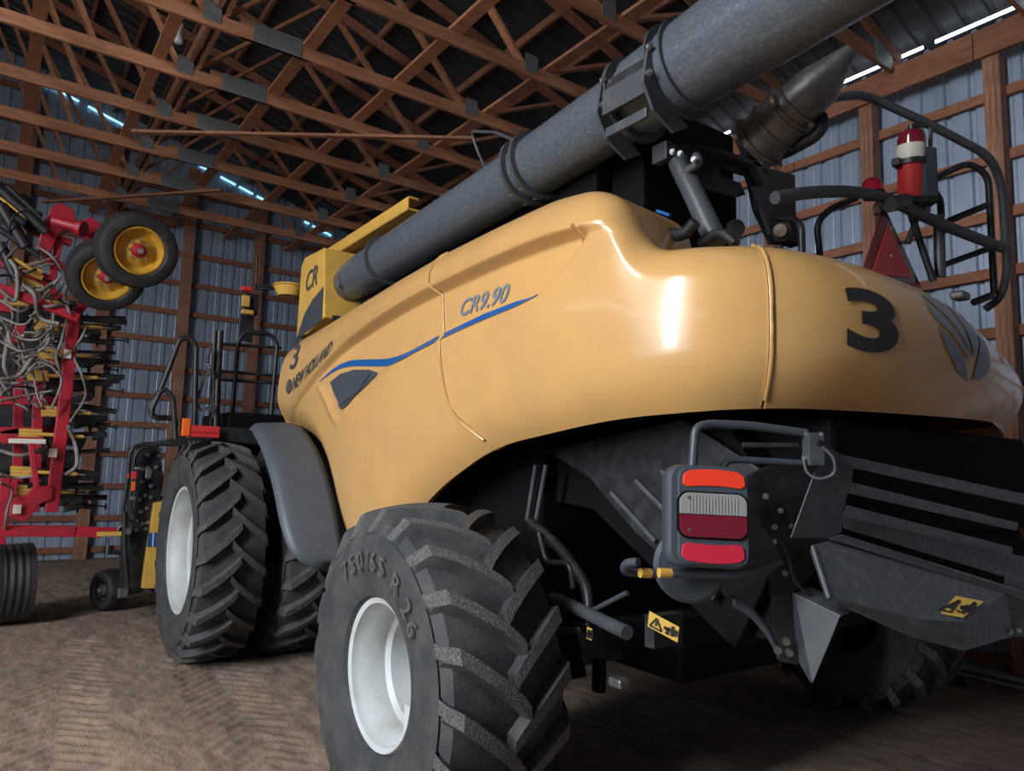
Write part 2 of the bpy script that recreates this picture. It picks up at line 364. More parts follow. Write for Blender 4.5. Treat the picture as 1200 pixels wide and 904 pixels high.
def plan(s):
    s=max(0,min(SMAX-1e-6,s))
    lo,hi=0,len(_S)-1
    while hi-lo>1:
        m=(lo+hi)//2
        if _S[m]<=s: lo=m
        else: hi=m
    t=(s-_S[lo])/(_S[hi]-_S[lo]); a,b=_P[lo],_P[hi]
    dx,dy=b[0]-a[0],b[1]-a[1]; L=math.hypot(dx,dy)
    i0=max(lo-2,0); i1=min(hi+2,len(_P)-1)
    dx,dy=_P[i1][0]-_P[i0][0],_P[i1][1]-_P[i0][1]; L=math.hypot(dx,dy)
    # travelling toward -y then +x ; outward normal is to the right-hand side: (-x) at side
    return a[0]+(b[0]-a[0])*t, a[1]+(b[1]-a[1])*t, (dy/L, -dx/L)   # outward normal
def lerp(tab,s):
    if s<=tab[0][0]: return tab[0][1]
    for (a,u),(b,v) in zip(tab,tab[1:]):
        if s<=b:
            t=(s-a)/(b-a); return u+(v-u)*t
    return tab[-1][1]
ZB=[(0,2.14),(.64,2.14),(.9,2.10),(1.37,1.99),(1.74,1.78),(2.02,1.5),(2.19,1.22),(2.3,1.08),(2.5,1.05),(2.8,1.14),(3.1,1.35),(3.33,1.52),(3.52,1.63),(3.83,1.76),(4.13,1.87),(4.41,1.905),(4.68,1.94),(4.96,1.98),(5.7,2.02),(6.24,2.03),(7.5,2.06),(10,2.06)]
ZT=[(0,2.8),(.76,2.82),(1.02,2.88),(2.15,2.98),(2.89,3.04),(3.53,3.08),(4.05,3.09),(4.6,3.10),(4.84,3.08),(4.96,3.03),(5.04,2.96),(5.1,2.84),(5.16,2.75),(5.24,2.715),(5.5,2.71),(6,2.715),(6.6,2.73),(7.0,2.73),(7.4,2.68),(8,2.60),(10,2.55)]
RT_=[(0,.10),(4.9,.14),(5.2,.15),(5.6,.18),(6.2,.26),(6.9,.38),(7.3,.52),(10,.55)]
HT=[(0,.16),(4.9,.2),(5.2,.18),(5.6,.22),(6.2,.34),(6.7,.45),(7.2,.5),(10,.45)]
ZC=[(.6,2.05),(.88,2.13),(1.69,2.46),(2.19,2.63),(2.75,2.73),(3.26,2.78),(3.62,2.80),(4.21,2.82),(4.57,2.83),(4.9,2.83)]
ZLW=[(.6,1.9),(1.7,2.10),(2.51,2.25),(2.83,2.36),(3.29,2.44),(3.72,2.485),(4.09,2.51),(4.47,2.54),(4.7,2.60),(4.80,2.67),(4.86,2.78),(4.95,2.83)]
def sm(x): x=max(0,min(1,x)); return x*x*(3-2*x)
def smooth_tab(T,w,st=.05):
    a,b=T[0][0],T[-1][0]; n=int((b-a)/st)
    return [(a+(b-a)*i/n,sum(lerp(T,a+(b-a)*i/n+w*k/6) for k in range(-6,7))/13) for i in range(n+1)]
ZB,ZC,ZLW=smooth_tab(ZB,.2),smooth_tab(ZC,.2),smooth_tab(ZLW,.1); ZT=smooth_tab(ZT,.05,.02); RT_=smooth_tab(RT_,.2); HT=smooth_tab(HT,.2)
def surf(s,z,eps=0):
    px_,py_,n=plan(s); zt,h,r=lerp(ZT,s),lerp(HT,s),lerp(RT_,s); zb=lerp(ZB,s)
    off=0
    u=(z-(zt-h))/h
    if u>0: off-=r*(1-math.sqrt(max(0,1-min(u,1)**2)))
    b=(zb+.24-z)/.24
    if b>0: off-=.085*min(b,1)**2
    fade=sm((s-.75)/1.0)
    zc,zl=lerp(ZC,s),lerp(ZLW,s)
    endf=1-sm((s-4.86)/.10)
    above=sm((z-zc+.02)/.05)
    off+=.052*above*math.exp(-max(0,z-zc-.03)/.13)*(1-sm((s-4.7)/.5))*(.35+.65*fade)
    ins=(1-sm((z-zc+.02)/.05))*sm((z-zl)/.05)*endf
    off-=.034*ins*sm((s-1.5)/1.3)
    # shallow fold that runs down from the stripe's tip
    d=(s-1.70)-(2.37-z)*1.29
    if z<2.40 and z>1.9: off+=.022*math.exp(-(d/.06)**2)*sm((z-1.98)/.2)*sm((2.40-z)/.05)
    # belly: panels lean out a little at mid height
    off+=.04*math.sin(PI*max(0,min(1,(z-zb)/(zt-zb))))
    off+=eps
    return V((px_+n[0]*off,py_+n[1]*off,z))
S1=[(1.87,4.13),(2.04,3.83),(2.21,3.74),(2.42,3.68),(2.66,3.63),(2.80,3.60),(2.92,3.48),(3.10,3.52)]
S1=smooth_tab(S1,.07,.02)
def hood_piece(name,sa,sb,nc,nr=64):
    mb=MB(); vs=[];fs=[]
    Lh=sb(2.5)-sa(2.5); ed=[0,.003/Lh,.007/Lh,.014/Lh]; US=ed+[ed[3]+(1-2*ed[3])*k/(nc-6) for k in range(1,nc-6)]+[1-q for q in ed[::-1]]; nc=len(US)-1
    for i in range(nc+1):
        u=US[i]
        for j in range(nr+1):
            v=j/nr
            z=2.5; s=0
            for _ in range(4):
                A=sa(z);B=sb(z); s=A+(B-A)*u; zb,zt,h=lerp(ZB,s),lerp(ZT,s),lerp(HT,s)
                zk=min(lerp(ZC,s)-.02,zt-h-.05)
                if v<.40: z=zb+(zk-.06-zb)*(v/.40)
                elif v<.55: z=zk-.06+.12*(v-.40)/.15 if zk+.06<zt-h else zk-.06+(zt-h-zk+.06)*(v-.40)/.32
                elif v<.72: z=(zk+.06+(zt-h-zk-.06)*(v-.55)/.17) if zk+.06<zt-h else zk-.06+(zt-h-zk+.06)*(v-.40)/.32
                else: z=zt-h+h*math.sin((v-.72)/.28*PI/2)
            e=0
            e=(-.022,-.006,.001)[min(i,nc-i)] if min(i,nc-i)<3 else 0
            vs.append(surf(s,min(z,zt-1e-5),e))
        # top return flange and bottom return
    R=nr+1
    for i in range(nc):
        for j in range(nr): fs.append((i*R+j,(i+1)*R+j,(i+1)*R+j+1,i*R+j+1))
    n0=len(vs)
    for i in range(nc+1):
        t=vs[i*R+nr]; b=vs[i*R]; s=sa(2.5)+(sb(2.5)-sa(2.5))*US[i]; n=plan(s)[2]
        vs.append(t+V((-n[0]*.5,-n[1]*.5,-.0))); vs.append(b+V((-n[0]*.05,-n[1]*.05,.02)))
    for i in range(nc):
        fs.append((i*R+nr,(i+1)*R+nr,n0+2*i+2,n0+2*i)); fs.append(((i+1)*R,i*R,n0+2*i+1,n0+2*i+3))
    return mb.add(vs,fs).build(name,M['yellow'],CH,smooth=42)
NOSE=[(2.0,.60),(2.14,.64),(2.56,.71),(2.82,.77)]
front=hood_piece('front_side_panel',lambda z:lerp(NOSE,z),lambda z:lerp(S1,z),320,150)
side=hood_piece('rear_side_panel',lambda z:lerp(S1,z)+.006,lambda z:5.697,170,130)
rear=hood_piece('rear_hood',lambda z:5.703,lambda z:SMAX-.02,170,60)
for p_,z0,z1,fn,par in ((front,1.9,3.07,lambda z:lerp(S1,z)+.003,front),(side,2.05,2.73,lambda z:5.70,side)):
    MB().tube([surf(fn(z0+(z1-z0)*k/40),z0+(z1-z0)*k/40,.004) for k in range(41)],.0085,6).build('seam_bead',M['yellow'],p_,smooth=60)
def decal(name,poly,m,par,eps=.004,grid=.03):
    bm=bmesh.new(); vv=[bm.verts.new((a,b,0)) for a,b in poly]; f=bm.faces.new(vv)
    for ax in (0,1):
        lo=min(p[ax] for p in poly); hi=max(p[ax] for p in poly); k=int(lo/grid)
        while k*grid<hi:
            no=[0,0,0];no[ax]=1;cc=[0,0,0];cc[ax]=k*grid
            bmesh.ops.bisect_plane(bm,geom=bm.verts[:]+bm.edges[:]+bm.faces[:],plane_co=cc,plane_no=no); k+=1
    bm.verts.index_update(); o=MB().add([surf(v.co.x,v.co.y,eps) for v in bm.verts],[tuple(v.index for v in q.verts) for q in bm.faces]).build(name,m,par,smooth=60); bm.free(); return o
def htext(txt,s0,z0,s1,z1,height,m,par,name,**k):
    cu=MB(); L=math.hypot(s1-s0,z1-z0); c,sn=(s1-s0)/L,(z1-z0)/L
    probe=text_mb(txt,height*1.38,lambda x,y:V((x,y,0)),grid=9,**k); wd=max(p.x for p in probe.v); f=L/wd
    mb=text_mb(txt,height*1.38,lambda x,y: surf(s0+x*f*c,z0+x*f*sn+y,.006),grid=.03 if height>.12 else .05,**k)
    return mb.build(name,m,par,smooth=60)
def strip(c,wd):
    up=[];dn=[]
    for i,(p,q) in enumerate(zip(c,wd)): up.append((p[0],p[1]+q/2)); dn.append((p[0],p[1]-q/2))
    return up+dn[::-1]
BL=[(1.69,2.41),(2.0,2.485),(2.25,2.50),(2.55,2.475),(2.86,2.445),(3.05,2.443),(3.21,2.455),(3.6,2.505)]
BW=[.005,.03,.045,.05,.05,.05,.048,.045]
sp=[tuple(p)[:2] for p in spline([(a,b,0) for a,b in BL],4)]; wv=[BW[min(i//4,7)]+(BW[min(i//4+1,7)]-BW[min(i//4,7)])*(i%4)/4 for i in range(len(sp))]
decal('blue_stripe',strip(sp,wv),M['blue'],front,.005)
decal('blue_stripe',strip([(3.68,2.512),(4.09,2.555),(4.4,2.575),(4.6,2.585)],[.045,.04,.035,.008]),M['blue'],side,.005)
vent=[(1.92,2.385),(2.1,2.435),(2.33,2.445),(2.6,2.42),(2.74,2.385),(2.55,2.29),(2.3,2.18),(2.2,2.155),(2.12,2.2),(2.0,2.3)]
decal('side_vent',vent,M['decal'],front,.010)
vi=[(2.0,2.372),(2.15,2.41),(2.34,2.42),(2.62,2.388),(2.45,2.28),(2.22,2.19)]
decal('vent_insert',vi,M['plastic'],front,.016)
htext('CR9.90',3.82,2.605,4.33,2.61,.095,M['leafgrey'],side,'model_lettering',shear=.35,bold=.002)
htext('NEW HOLLAND',1.08,2.37,1.96,2.60,.125,M['decal'],front,'side_lettering',bold=.004)
htext('3',.93,2.58,1.13,2.58,.225,M['decal'],front,'painted_numeral',bold=.004)
def ell(c,a,b,rot=0,n=20): return [(c[0]+a*math.cos(t)*math.cos(rot)-b*math.sin(t)*math.sin(rot),c[1]+a*math.cos(t)*math.sin(rot)+b*math.sin(t)*math.cos(rot)) for t in [2*PI*i/n for i in range(n)]]
decal('side_emblem',ell((.985,2.42),.075,.065),M['decal'],front,.006)
for k in (-1,1): decal('emblem_vein',strip([(.985+.006*k,2.37),(.985+.03*k,2.46)],[.01,.02]),M['yellow'],front,.009)
htext('3',5.985,2.27,6.295,2.27,.25,M['ink'],rear,'painted_numeral',bold=.012)
# leaf emblem: five blades round a stem, on the rear face of the hood
def leafm(u,v): return (LS+u*LW,LZ+v*LH)
LS,LZ,LW,LH=6.87,2.405,.265,.205
blades=[[(-.02,-1),(-.45,-.82),(-.85,-.35),(-.98,.12),(-.62,-.15),(-.25,-.55)],
 [(-.05,-.62),(-.55,-.05),(-.98,.28),(-1.0,.75),(-.62,.45),(-.2,-.15)],
 [(-.02,-.45),(-.3,.2),(-.85,.86),(-.55,1.0),(-.12,.85),(.0,.3)],
 [(.08,-.45),(.07,.9),(.42,.72),(.55,.35),(.4,-.1)],
 [(.12,-.95),(.16,-.6),(.5,.0),(.68,.42),(.85,-.1),(.7,-.65),(.4,-.92)]]
for b in blades: decal('emblem_blade',[leafm(*p) for p in b],M['leafgrey'],rear,.006)
# ---------------------------------------------------------------- tyres
def tyre_mesh(name,R,rr,wd,n,h,dirn,loc,m1,m2,parent,tip=0):
    """axis along X, outer face towards -X. carcass plus two staggered rows of curved lugs, one moulded mesh"""
    hw=wd/2
    def crown(x):
        a=abs(x)/hw
        return R-h-.035*a**2-(.06*max(0,(a-.86)/.14)**2)
    mb=MB()
    prof=[(-hw*.78,rr),(-hw*.93,rr+.03),(-hw*1.02,rr+(R-rr)*.30),(-hw*1.05,rr+(R-rr)*.50),(-hw*1.02,rr+(R-rr)*.68),(-hw,crown(hw))]
    prof+=[(hw*t,crown(hw*t)) for t in (-.9,-.7,-.4,0,.4,.7,.9)]
    prof+=[(-a,b) for a,b in prof[5::-1]]
    mb.lathe(prof,(0,0,0),(1,0,0),72)
    nb=len(mb.f)
    # angle measured so that 0 = rear (-Y) and + = upwards
    def P(x,r,ph): return V((x,-r*math.cos(ph),r*math.sin(ph)))
    pitch=2*PI/n; lw=.034/R
    for k in range(n):
        for sd in (-1,1):
            ph0=pitch*(k+(.5 if sd>0 else 0)); K=9; vs=[];fs=[]
            for i in range(K+1):
                t=i/K
                x=sd*(-.035+ (hw+.035)*t) ; ph=ph0+dirn*(.34*(t**.85))/(R/.82)
                if t>.999: x=sd*hw*1.0
                c=crown(min(max(x,-hw),hw)); top=c+h*(1 if t<.9 else .9)
                wdt=lw*(1+.2*t)
                vs+= [P(x,c-.03,ph-wdt*1.35),P(x,top,ph-wdt*.85),P(x,top,ph+wdt*.85),P(x,c-.03,ph+wdt*1.35)]
            # run down over the shoulder
            x=sd*hw*1.045; r=rr+(R-rr)*.66; ph=ph0+dirn*.37/(R/.82)
            vs+=[P(sd*hw*.98,r,ph-lw*1.3),P(x,r+.02,ph-lw),P(x,r+.02,ph+lw),P(sd*hw*.98,r,ph+lw*1.3)]
            K+=1
            for i in range(K):
                a=4*i;b=4*i+4
                for q in range(3): fs.append((a+q,a+q+1,b+q+1,b+q))
            fs+=[(0,1,2,3),(4*K,4*K+3,4*K+2,4*K+1)]
            mb.add(vs,fs)
    o=mb.build(name,[m1,m2],parent,smooth=38,loc=(0,0,0))
    o.location=V(loc)-(WL[parent.name] if parent else V((0,0,0))); WL[o.name]=V(loc)
    me=o.data
    for i,p in enumerate(me.polygons):
        if i>=nb and (i-nb)%32 in [3*j+1 for j in range(10)]: p.material_index=1
    return o
def rim_mesh(rr,hw,loc,parent,m,deep=.16,nb=10):
    # outer flange, barrel, dished disc
    x0=-hw
    prof=[(x0*.80,rr+.02),(x0*.80-.02,rr+.012),(x0*.80-.012,rr-.012),(x0*.80+.03,rr-.02),(x0*.80+.06,rr-.045),(x0*.80+.15,rr-.05),(x0*.80+.17,rr-.075),(x0*.80+deep,rr-.09),(x0*.80+deep+.01,rr*.62),(x0*.80+deep-.03,rr*.56),(x0*.80+deep-.03,.0)]
    prof2=[(x0*.80+.15,rr-.05),(hw*.7,rr-.04),(hw*.8,rr+.012)]
    mb=MB().lathe(prof,(0,0,0),(1,0,0),56).lathe(prof2,(0,0,0),(1,0,0),56)
    o=mb.build('rim',m,parent,smooth=40,loc=(0,0,0)); o.location=V(loc)-WL[parent.name]; WL[o.name]=V(loc)
    xx=x0*.80+deep-.03
    hb=MB().lathe([(-.09,0),(-.09,.07),(-.06,.10),(0,.11)],V(loc)+V((xx,0,0)),(1,0,0),20)
    hb.build('hub',M['rust'],o,smooth=40)
    for k in range(nb):
        a=2*PI*k/nb; MB().bolt(V(loc)+V((xx,.155*math.cos(a),.155*math.sin(a))),(-1,0,0),.013,.03).build('wheel_nut',M['galvdark'],o)
    return o
rt=tyre_mesh('tyre',.785,.33,.60,20,.060,1,(1.80,3.15,.79),M['rubber'],M['lug'],CH); rr_=rim_mesh(.325,.30,(1.80,3.15,.80),CH,M['white'],.34)
MB().box((1.66,3.04,.60),.012,.10,.13).build('valve_plate',M['white'],rr_)
# raised sidewall lettering round the upper arc of the near rear tyre
def arc_text(s,a0,r0,size,xf,cy,cz,par,m,adv):
    a=a0
    for ch in s:
        if ch!=' ':
            def fn(x,y,a=a): 
                r=r0+y; q=a+x/r0; return V((xf(r),cy+math.cos(q)*r,cz+r*math.sin(q)))
            text_mb(ch,size,fn,grid=.04).build('sidewall_letter',m,par)
        a+=adv*(.6 if ch in '/ ' else 1)
    return a
arc_text('750/65 R 26',.93,.48,.125,lambda r:1.80-.30*1.052-.013,3.15,.79,rt,M['lug'],.175)
fo=tyre_mesh('tyre',.975,.55,.55,22,.055,-1,(1.70,7.08,.955),M['rubber'],M['lugdark'],CH); fr_=rim_mesh(.545,.275,(1.70,7.08,.955),CH,M['white'],.38)
def cp(o,dx,loc=None):
    c=o.copy(); COL.objects.link(c); c.parent=o.parent; c.location=o.location+V(dx); WL[c.name]=WL[o.name]+V(dx)
    for ch in list(o.children):
        d=ch.copy(); COL.objects.link(d); d.parent=c; d.location=ch.location
    return c
cp(fo,(.72,0,0)); r2=cp(fr_,(.72,0,0)); 
for a in (fo,): cp(a,(3.55,0,0)); cp(a,(4.27,0,0))
cp(fr_,(3.55,0,0)); cp(fr_,(4.27,0,0))
tR=rt.copy(); COL.objects.link(tR); tR.parent=CH; tR.location=rt.location+V((3.80,0,0)); tR.data=rt.data; rim_mesh(.325,.30,(5.60,3.15,.80),CH,M['void'],.2)  # right rim coloured near-black, standing in for the shade on it
MB().tube([(1.9,7.08,.955),(5.9,7.08,.955)],.16,14).build('front_axle',M['black'],CH,smooth=40)
MB().beam((2.0,3.15,.80),(5.5,3.15,.80),.2,.2).build('rear_axle',M['black'],CH,bevel=.02)
# ---------------------------------------------------------------- chassis and dark body behind the panels
bd=MB().box((3.75,5.4,1.55),2.5,4.4,1.5).box((3.75,4.7,2.5),2.6,3.2,1.1).box((3.75,2.75,2.2),2.5,1.0,.35).box((3.9,3.15,.74),1.6,.9,.22)  # lowest box is an added dark filler for the shade underneath
bd.build('threshing_body',M['void'],CH,bevel=.03)
MB().prism([(2.62,3.55,1.95),(2.62,2.05,2.0),(2.62,1.72,1.55),(2.62,2.0,1.02),(2.62,2.9,1.55),(2.62,3.55,1.6)],(2.3,0,0)).build('chopper_housing',M['void'],CH,bevel=.01)
# ribbed side sheet of the straw hood
q=[W(640,528,X=2.56),W(800,492,X=2.56),W(905,560,X=2.56),W(835,705,X=2.56),W(745,625,X=2.56),W(690,560,X=2.56)]
sd=MB().prism(q,(.03,0,0)).build('chopper_side_sheet',M['black'],CH,bevel=.004)
for a,b in (((716,577),(768,635)),((745,563),(800,620)),((775,552),(830,607))): MB().beam(W(*a,X=2.545),W(*b,X=2.545),.02,.022).build('pressed_rib',M['grey'],sd,bevel=.004)
MB().prism([(2.3,3.35,.95),(2.3,3.0,.95),(2.3,2.9,.7),(2.3,3.4,.7)],(.3,0,0)).build('axle_pivot',M['void'],CH)
# hydraulics and linkages visible behind the rear wheel
for n_,(a,b,r) in enumerate([((628,545),(618,610),.014),((640,545),(628,612),.014)]):
    MB().tube([W(*a,X=2.45),W(*b,X=2.45)],r,8).build('hydraulic_line',M['grey'],CH,smooth=50)
pipe('steering_hose',[W(622,612,X=2.4),W(655,640,X=2.4),W(690,690,X=2.35),W(690,735,X=2.3)],.028,M['black'],CH,.1)
pipe('steering_hose',[W(632,625,X=2.35),W(640,660,X=2.35),W(668,660,X=2.35),W(672,690,X=2.35)],.016,M['black'],CH,.05)
MB().tube([W(648,700,X=2.3),W(735,742,X=2.15)],.03,10).build('steering_cylinder',M['grey'],CH,smooth=50)
MB().tube([W(690,718,X=2.3),W(735,695,X=2.3)],.012,8).build('control_rod',M['grey'],CH,smooth=50)
MB().box(W(612,560,X=2.55),.02,.10,.12).build('hanger_bracket',M['grey'],CH,bevel=.004)
MB().box(W(640,635,X=2.42),.05,.05,.05).build('valve_block',M['rust'],CH,bevel=.004)
MB().box(W(725,800,X=2.3),.06,.08,.04).build('tie_rod_end',M['galvdark'],CH,bevel=.01)
MB().beam(W(648,739,X=2.25),W(680,739,X=2.25),.02,.03).build('drain_valve',M['galvdark'],CH,bevel=.01)
MB().box(W(702,862-70,X=2.32),.04,.05,.14).build('jack_pad',M['void'],CH)
# ---------------------------------------------------------------- grey fender over the inner front tyre
fp=[(2.14,6.72,2.10),(2.14,6.42,2.10),(2.14,6.05,2.03),(2.14,5.62,1.80),(2.14,5.32,1.50),(2.13,5.12,1.22),(2.12,5.04,1.06)]
vs=[];fs=[]; pp=spline(fp,5); wl_=[.20,.34,.40,.42,.42,.40,.30]
for i,p in enumerate(pp):
    k=i/5; a=int(min(k,5)); wv_=(wl_[a]+(wl_[min(a+1,6)]-wl_[a])*(k-a)) if k<4 else .05+.37*math.sqrt(max(0,1-((k-4)/2.02)**2))
    for j in range(9):
        t=j/8; e=.05*max(0,(t-.8)/.2)**2
        vs.append(p+V((-wv_*t+.02,.02*t,-e-.02*t)))
for i in range(len(pp)-1):
    for j in range(8): fs.append((i*9+j,i*9+j+1,i*9+10+j,i*9+9+j))
MB().add(vs,fs).build('fender',M['fender'],CH,smooth=50,solid=.018)
pipe('fender_stay',[(2.18,5.3,1.12),(2.1,6.4,1.3),(2.6,6.6,1.3)],.02,M['black'],CH)
# ---------------------------------------------------------------- unloading auger
A0,A1,A2,A3=V((2.60,6.1,3.45)),V((2.6,3.6,3.61)),V((2.6,2.47,3.74)),V((2.58,.55,3.86))
def axp(y): 
    if y>A1.y: t=(y-A1.y)/(A0.y-A1.y); return A1.lerp(A0,t)
    t=(A1.y-y)/(A1.y-A3.y); return A1.lerp(A3,t)
au=MB().tube([axp(6.15),axp(5.9),axp(3.6)],[.18,.185,.18],40).tube([axp(3.6),axp(2.52)],.185,40).tube([axp(2.52),axp(1.9),axp(.5)],[.205,.22,.235],40)
AU=au.build('unloading_auger',M['galv'],CH,smooth=30)
def ring(y,r,wd,n=40): 
    c=axp(y); d=(axp(y-.1)-axp(y+.1)).normalized()
    return MB().lathe([(-wd/2,r-.03),(-wd/2,r+.022),(wd/2,r+.022),(wd/2,r-.03)],c,d,n,closed=True).build('flange',M['grey'],AU,smooth=30),c,d
for y,r in ((5.5,.185),(3.52,.19),(3.42,.19),(2.58,.20),(2.28,.215),(2.20,.205)):
    f_,c,d=ring(y,r+.01,.03 if y>2.4 else .012)
    if y>3:
        u=d.orthogonal().normalized(); w3=d.cross(u)
        for k in range(12):
            a=2*PI*k/12+.2; MB().bolt(c+(u*math.cos(a)+w3*math.sin(a))*(r+.022),-d,.011,.035).build('flange_bolt',M['steel'],f_)
# elbow down at the front of the tube
MB().tube(spline([axp(6.1),axp(6.3)+V((0,0,-.02)),axp(6.5)+V((0,.02,-.15)),axp(6.6)+V((0,.02,-.42))],5),.165,28).build('auger_elbow',M['galvdark'],AU,smooth=40)
# clamp bracket and saddle at the rear of the tube
for y in (2.58,2.26):
    c=axp(y)
    pl=[(c.x-.24,y,c.z+.02),(c.x-.215,y,c.z+.07),(c.x-.195,y,c.z-.10),(c.x-.12,y,c.z-.20),(c.x+.05,y,c.z-.28),(c.x-.06,y,c.z-.34),(c.x-.20,y,c.z-.27),(c.x-.27,y,c.z-.15)]
    b=MB().prism(pl,(0,.018,0)).build('clamp_plate',M['grey'],AU,bevel=.003)
    for dz in (.03,-.10): MB().bolt((c.x-.235,y,c.z+dz),(-.3,-1,0),.014,.02).build('clamp_bolt',M['steel'],b)
c=axp(2.42); MB().box((c.x-.235,2.42,c.z-.115),.02,.30,.13).box((c.x-.22,2.42,c.z-.27),.02,.28,.05).build('clamp_box',M['grey'],AU,bevel=.003)
MB().box((c.x-.21,2.42,c.z-.01),.02,.30,.05).build('clamp_top_bar',M['black'],AU)  # dark bar across the top of the clamp box
hp=MB().tube(fillet([W(604,165,X=2.45),W(580,155,X=2.5),W(552,154,X=2.55),W(560,178,X=2.6),W(571,202,X=2.6)],.06),.011,8).build('hydraulic_loop',M['grey'],AU,smooth=50)
# saddle post, side frame and engine deck behind it
pipe('saddle_arm',[W(795,190,X=2.75),W(812,225,X=2.75),W(840,285,X=2.75)],.055,M['grey'],CH,.1,12)
MB().box(W(776,180,X=2.7),.05,.10,.10).build('saddle_block',M['grey'],CH,bevel=.006)
for x,y in ((788,178),(797,180),(813,187)): MB().bolt(W(x,y,X=2.68),(-1,-.6,-.2),.012,.02).build('saddle_bolt',M['steel'],CH)
pipe('hook_arm',[W(795,205,X=2.72),W(810,198,X=2.72),W(820,190,X=2.72),W(815,182,X=2.72)],.022,M['grey'],CH,.04)
YD=2.55
def pl(pts,Y,m,name,vec=(0,.03,0),par=CH,bevel=.004): return MB().prism([W(x,y,Y=Y) for x,y in pts],vec).build(name,m,par,bevel=bevel)
fr2=pl([(790,168),(840,172),(905,198),(932,205),(934,286),(905,286),(886,245),(880,215),(876,205),(842,196),(846,207),(868,214),(874,228),(862,232),(828,222),(796,214)],YD,M['black'],'side_frame')
pl([(838,172),(903,195),(902,200),(838,178)],YD-.05,M['grey'],'frame_flange',(0,.08,0))
pl([(884,218),(900,222),(912,268),(905,275)],YD-.06,M['grey'],'frame_gusset',(0,.03,0))
MB().tube([W(862,268,Y=2.4),W(862,268,Y=2.5)],.05,16).build('pulley',M['black'],CH,smooth=40)
MB().tube([W(915,272,Y=2.3),W(915,272,Y=2.42)],.055,16).build('pump_housing',M['black'],CH,smooth=40)
MB().tube([W(914,270,Y=2.28),W(914,270,Y=2.3)],.035,16).build('pump_cap',M['rust'],CH,smooth=40)
MB().box(W(925,275,Y=2.45),.16,.1,.12).build('filter_box',M['black'],CH,bevel=.01)
pipe('cooling_hose',[W(765,286,X=2.6),W(782,272,X=2.6),W(800,278,X=2.6),W(815,260,X=2.6)],.03,M['black'],CH,.08)
pipe('cooling_hose',[W(820,285,X=2.7),W(845,270,X=2.7),W(862,286,X=2.7)],.025,M['black'],CH,.08)
MB().box(W(778,250,X=2.7),.02,.10,.015,Matrix.Rotation(.5,3,'X')).build('blue_clip',M['blue'],CH)
MB().box((3.35,4.0,3.15),1.3,2.0,1.0).box((3.02,3.15,2.72),.75,.8,.6).box((3.08,3.1,3.1),.5,.7,1.0).box((3.6,3.6,3.2),.5,.9,1.1).box((3.38,3.05,3.1),.85,.35,1.75).build('engine_enclosure',M['void'],CH,bevel=.02)
MB().box((3.95,5.9,3.15),2.5,2.2,1.3).build('grain_tank',M['black'],CH,bevel=.03)
# exhaust and its clamps
EX=MB().tube([W(885,172,X=3.3),W(905,152,X=3.3),W(925,130,X=3.3)],[.15,.145,.14],26).tube([W(922,134,X=3.3),W(960,100,X=3.32),W(998,58,X=3.36)],[.125,.12,.035],26)
EX=EX.build('exhaust_stack',M['galvdark'],CH,smooth=35)
for a,b,r in (((888,168),(891,165),.168),((905,152),(908,149),.16),((920,136),(923,133),.15),((934,124),(936,122),.135)):
    MB().tube([W(*a,X=3.3),W(*b,X=3.3)],r,26).build('pipe_clamp',M['galvdark'],EX,smooth=40)
MB().tube([W(906,118,X=3.15),W(909,116,X=3.15)],.03,10).build('clamp_bolt',M['steel'],EX)
pipe('exhaust_bracket',[W(948,115,X=3.4),W(958,132,X=3.4),W(966,145,X=3.4),W(955,160,X=3.4),W(915,182,X=3.4),W(880,180,X=3.4)],.035,M['black'],CH,.08)
pl([(868,160),(876,158),(902,215),(896,218)],2.5,M['grey'],'exhaust_cradle',(0,.05,0))
# ---------------------------------------------------------------- rear platform rails on the right
def rail(pts,r,D,fr=.12,name='hand_rail'):
    n=len(pts); P_=[W(x,y,D=(D if not isinstance(D,tuple) else D[0]+(D[1]-D[0])*i/(n-1))) for i,(x,y) in enumerate(pts)]
    return pipe(name,P_,r,M['black'] if r<.026 else M['grey'],CH,fr)
rail([(955,122),(975,115),(1005,111),(1022,115),(1090,146),(1160,183),(1174,215),(1181,320),(1172,350),(1155,362)],.027,(4.2,5.0),.18)
rail([(908,232),(950,225),(1000,224),(1040,232),(1072,249),(1125,272),(1176,291)],.034,(3.7,4.6),.25)
rail([(961,300),(957,262),(972,245),(1004,232)],.02,4.4)
rail([(905,255),(930,256),(939,265),(940,298)],.02,4.0)
rail([(1085,214),(1135,190),(1158,205),(1161,260),(1165,345)],.022,4.9,.15)
rail([(1088,218),(1102,232),(1103,253)],.022,4.6)
rail([(1100,252),(1102,325)],.034,4.45)
rail([(1066,246),(1082,295),(1094,330)],.022,4.4)
rail([(1064,285),(1072,262),(1078,248)],.018,4.3)
rail([(1112,259),(1158,240)],.022,4.8); rail([(1108,310),(1160,291)],.02,4.8); rail([(1140,355),(1163,346)],.024,4.8)
MB().beam(W(1091,150,D=4.45),W(1088,248,D=4.45),.012,.035,up=(1,0,0)).build('bracket_bar',M['grey'],CH,bevel=.002)
for x,y in ((1083,183),(1084,205),(1030,232)): MB().box(W(x,y,D=4.4),.05,.04,.025).build('rail_clamp',M['black'],CH,bevel=.004)
MB().tube([W(1042,240,D=4.1),W(1060,236,D=4.2)],.045,12).build('rail_clamp',M['black'],CH,smooth=40)
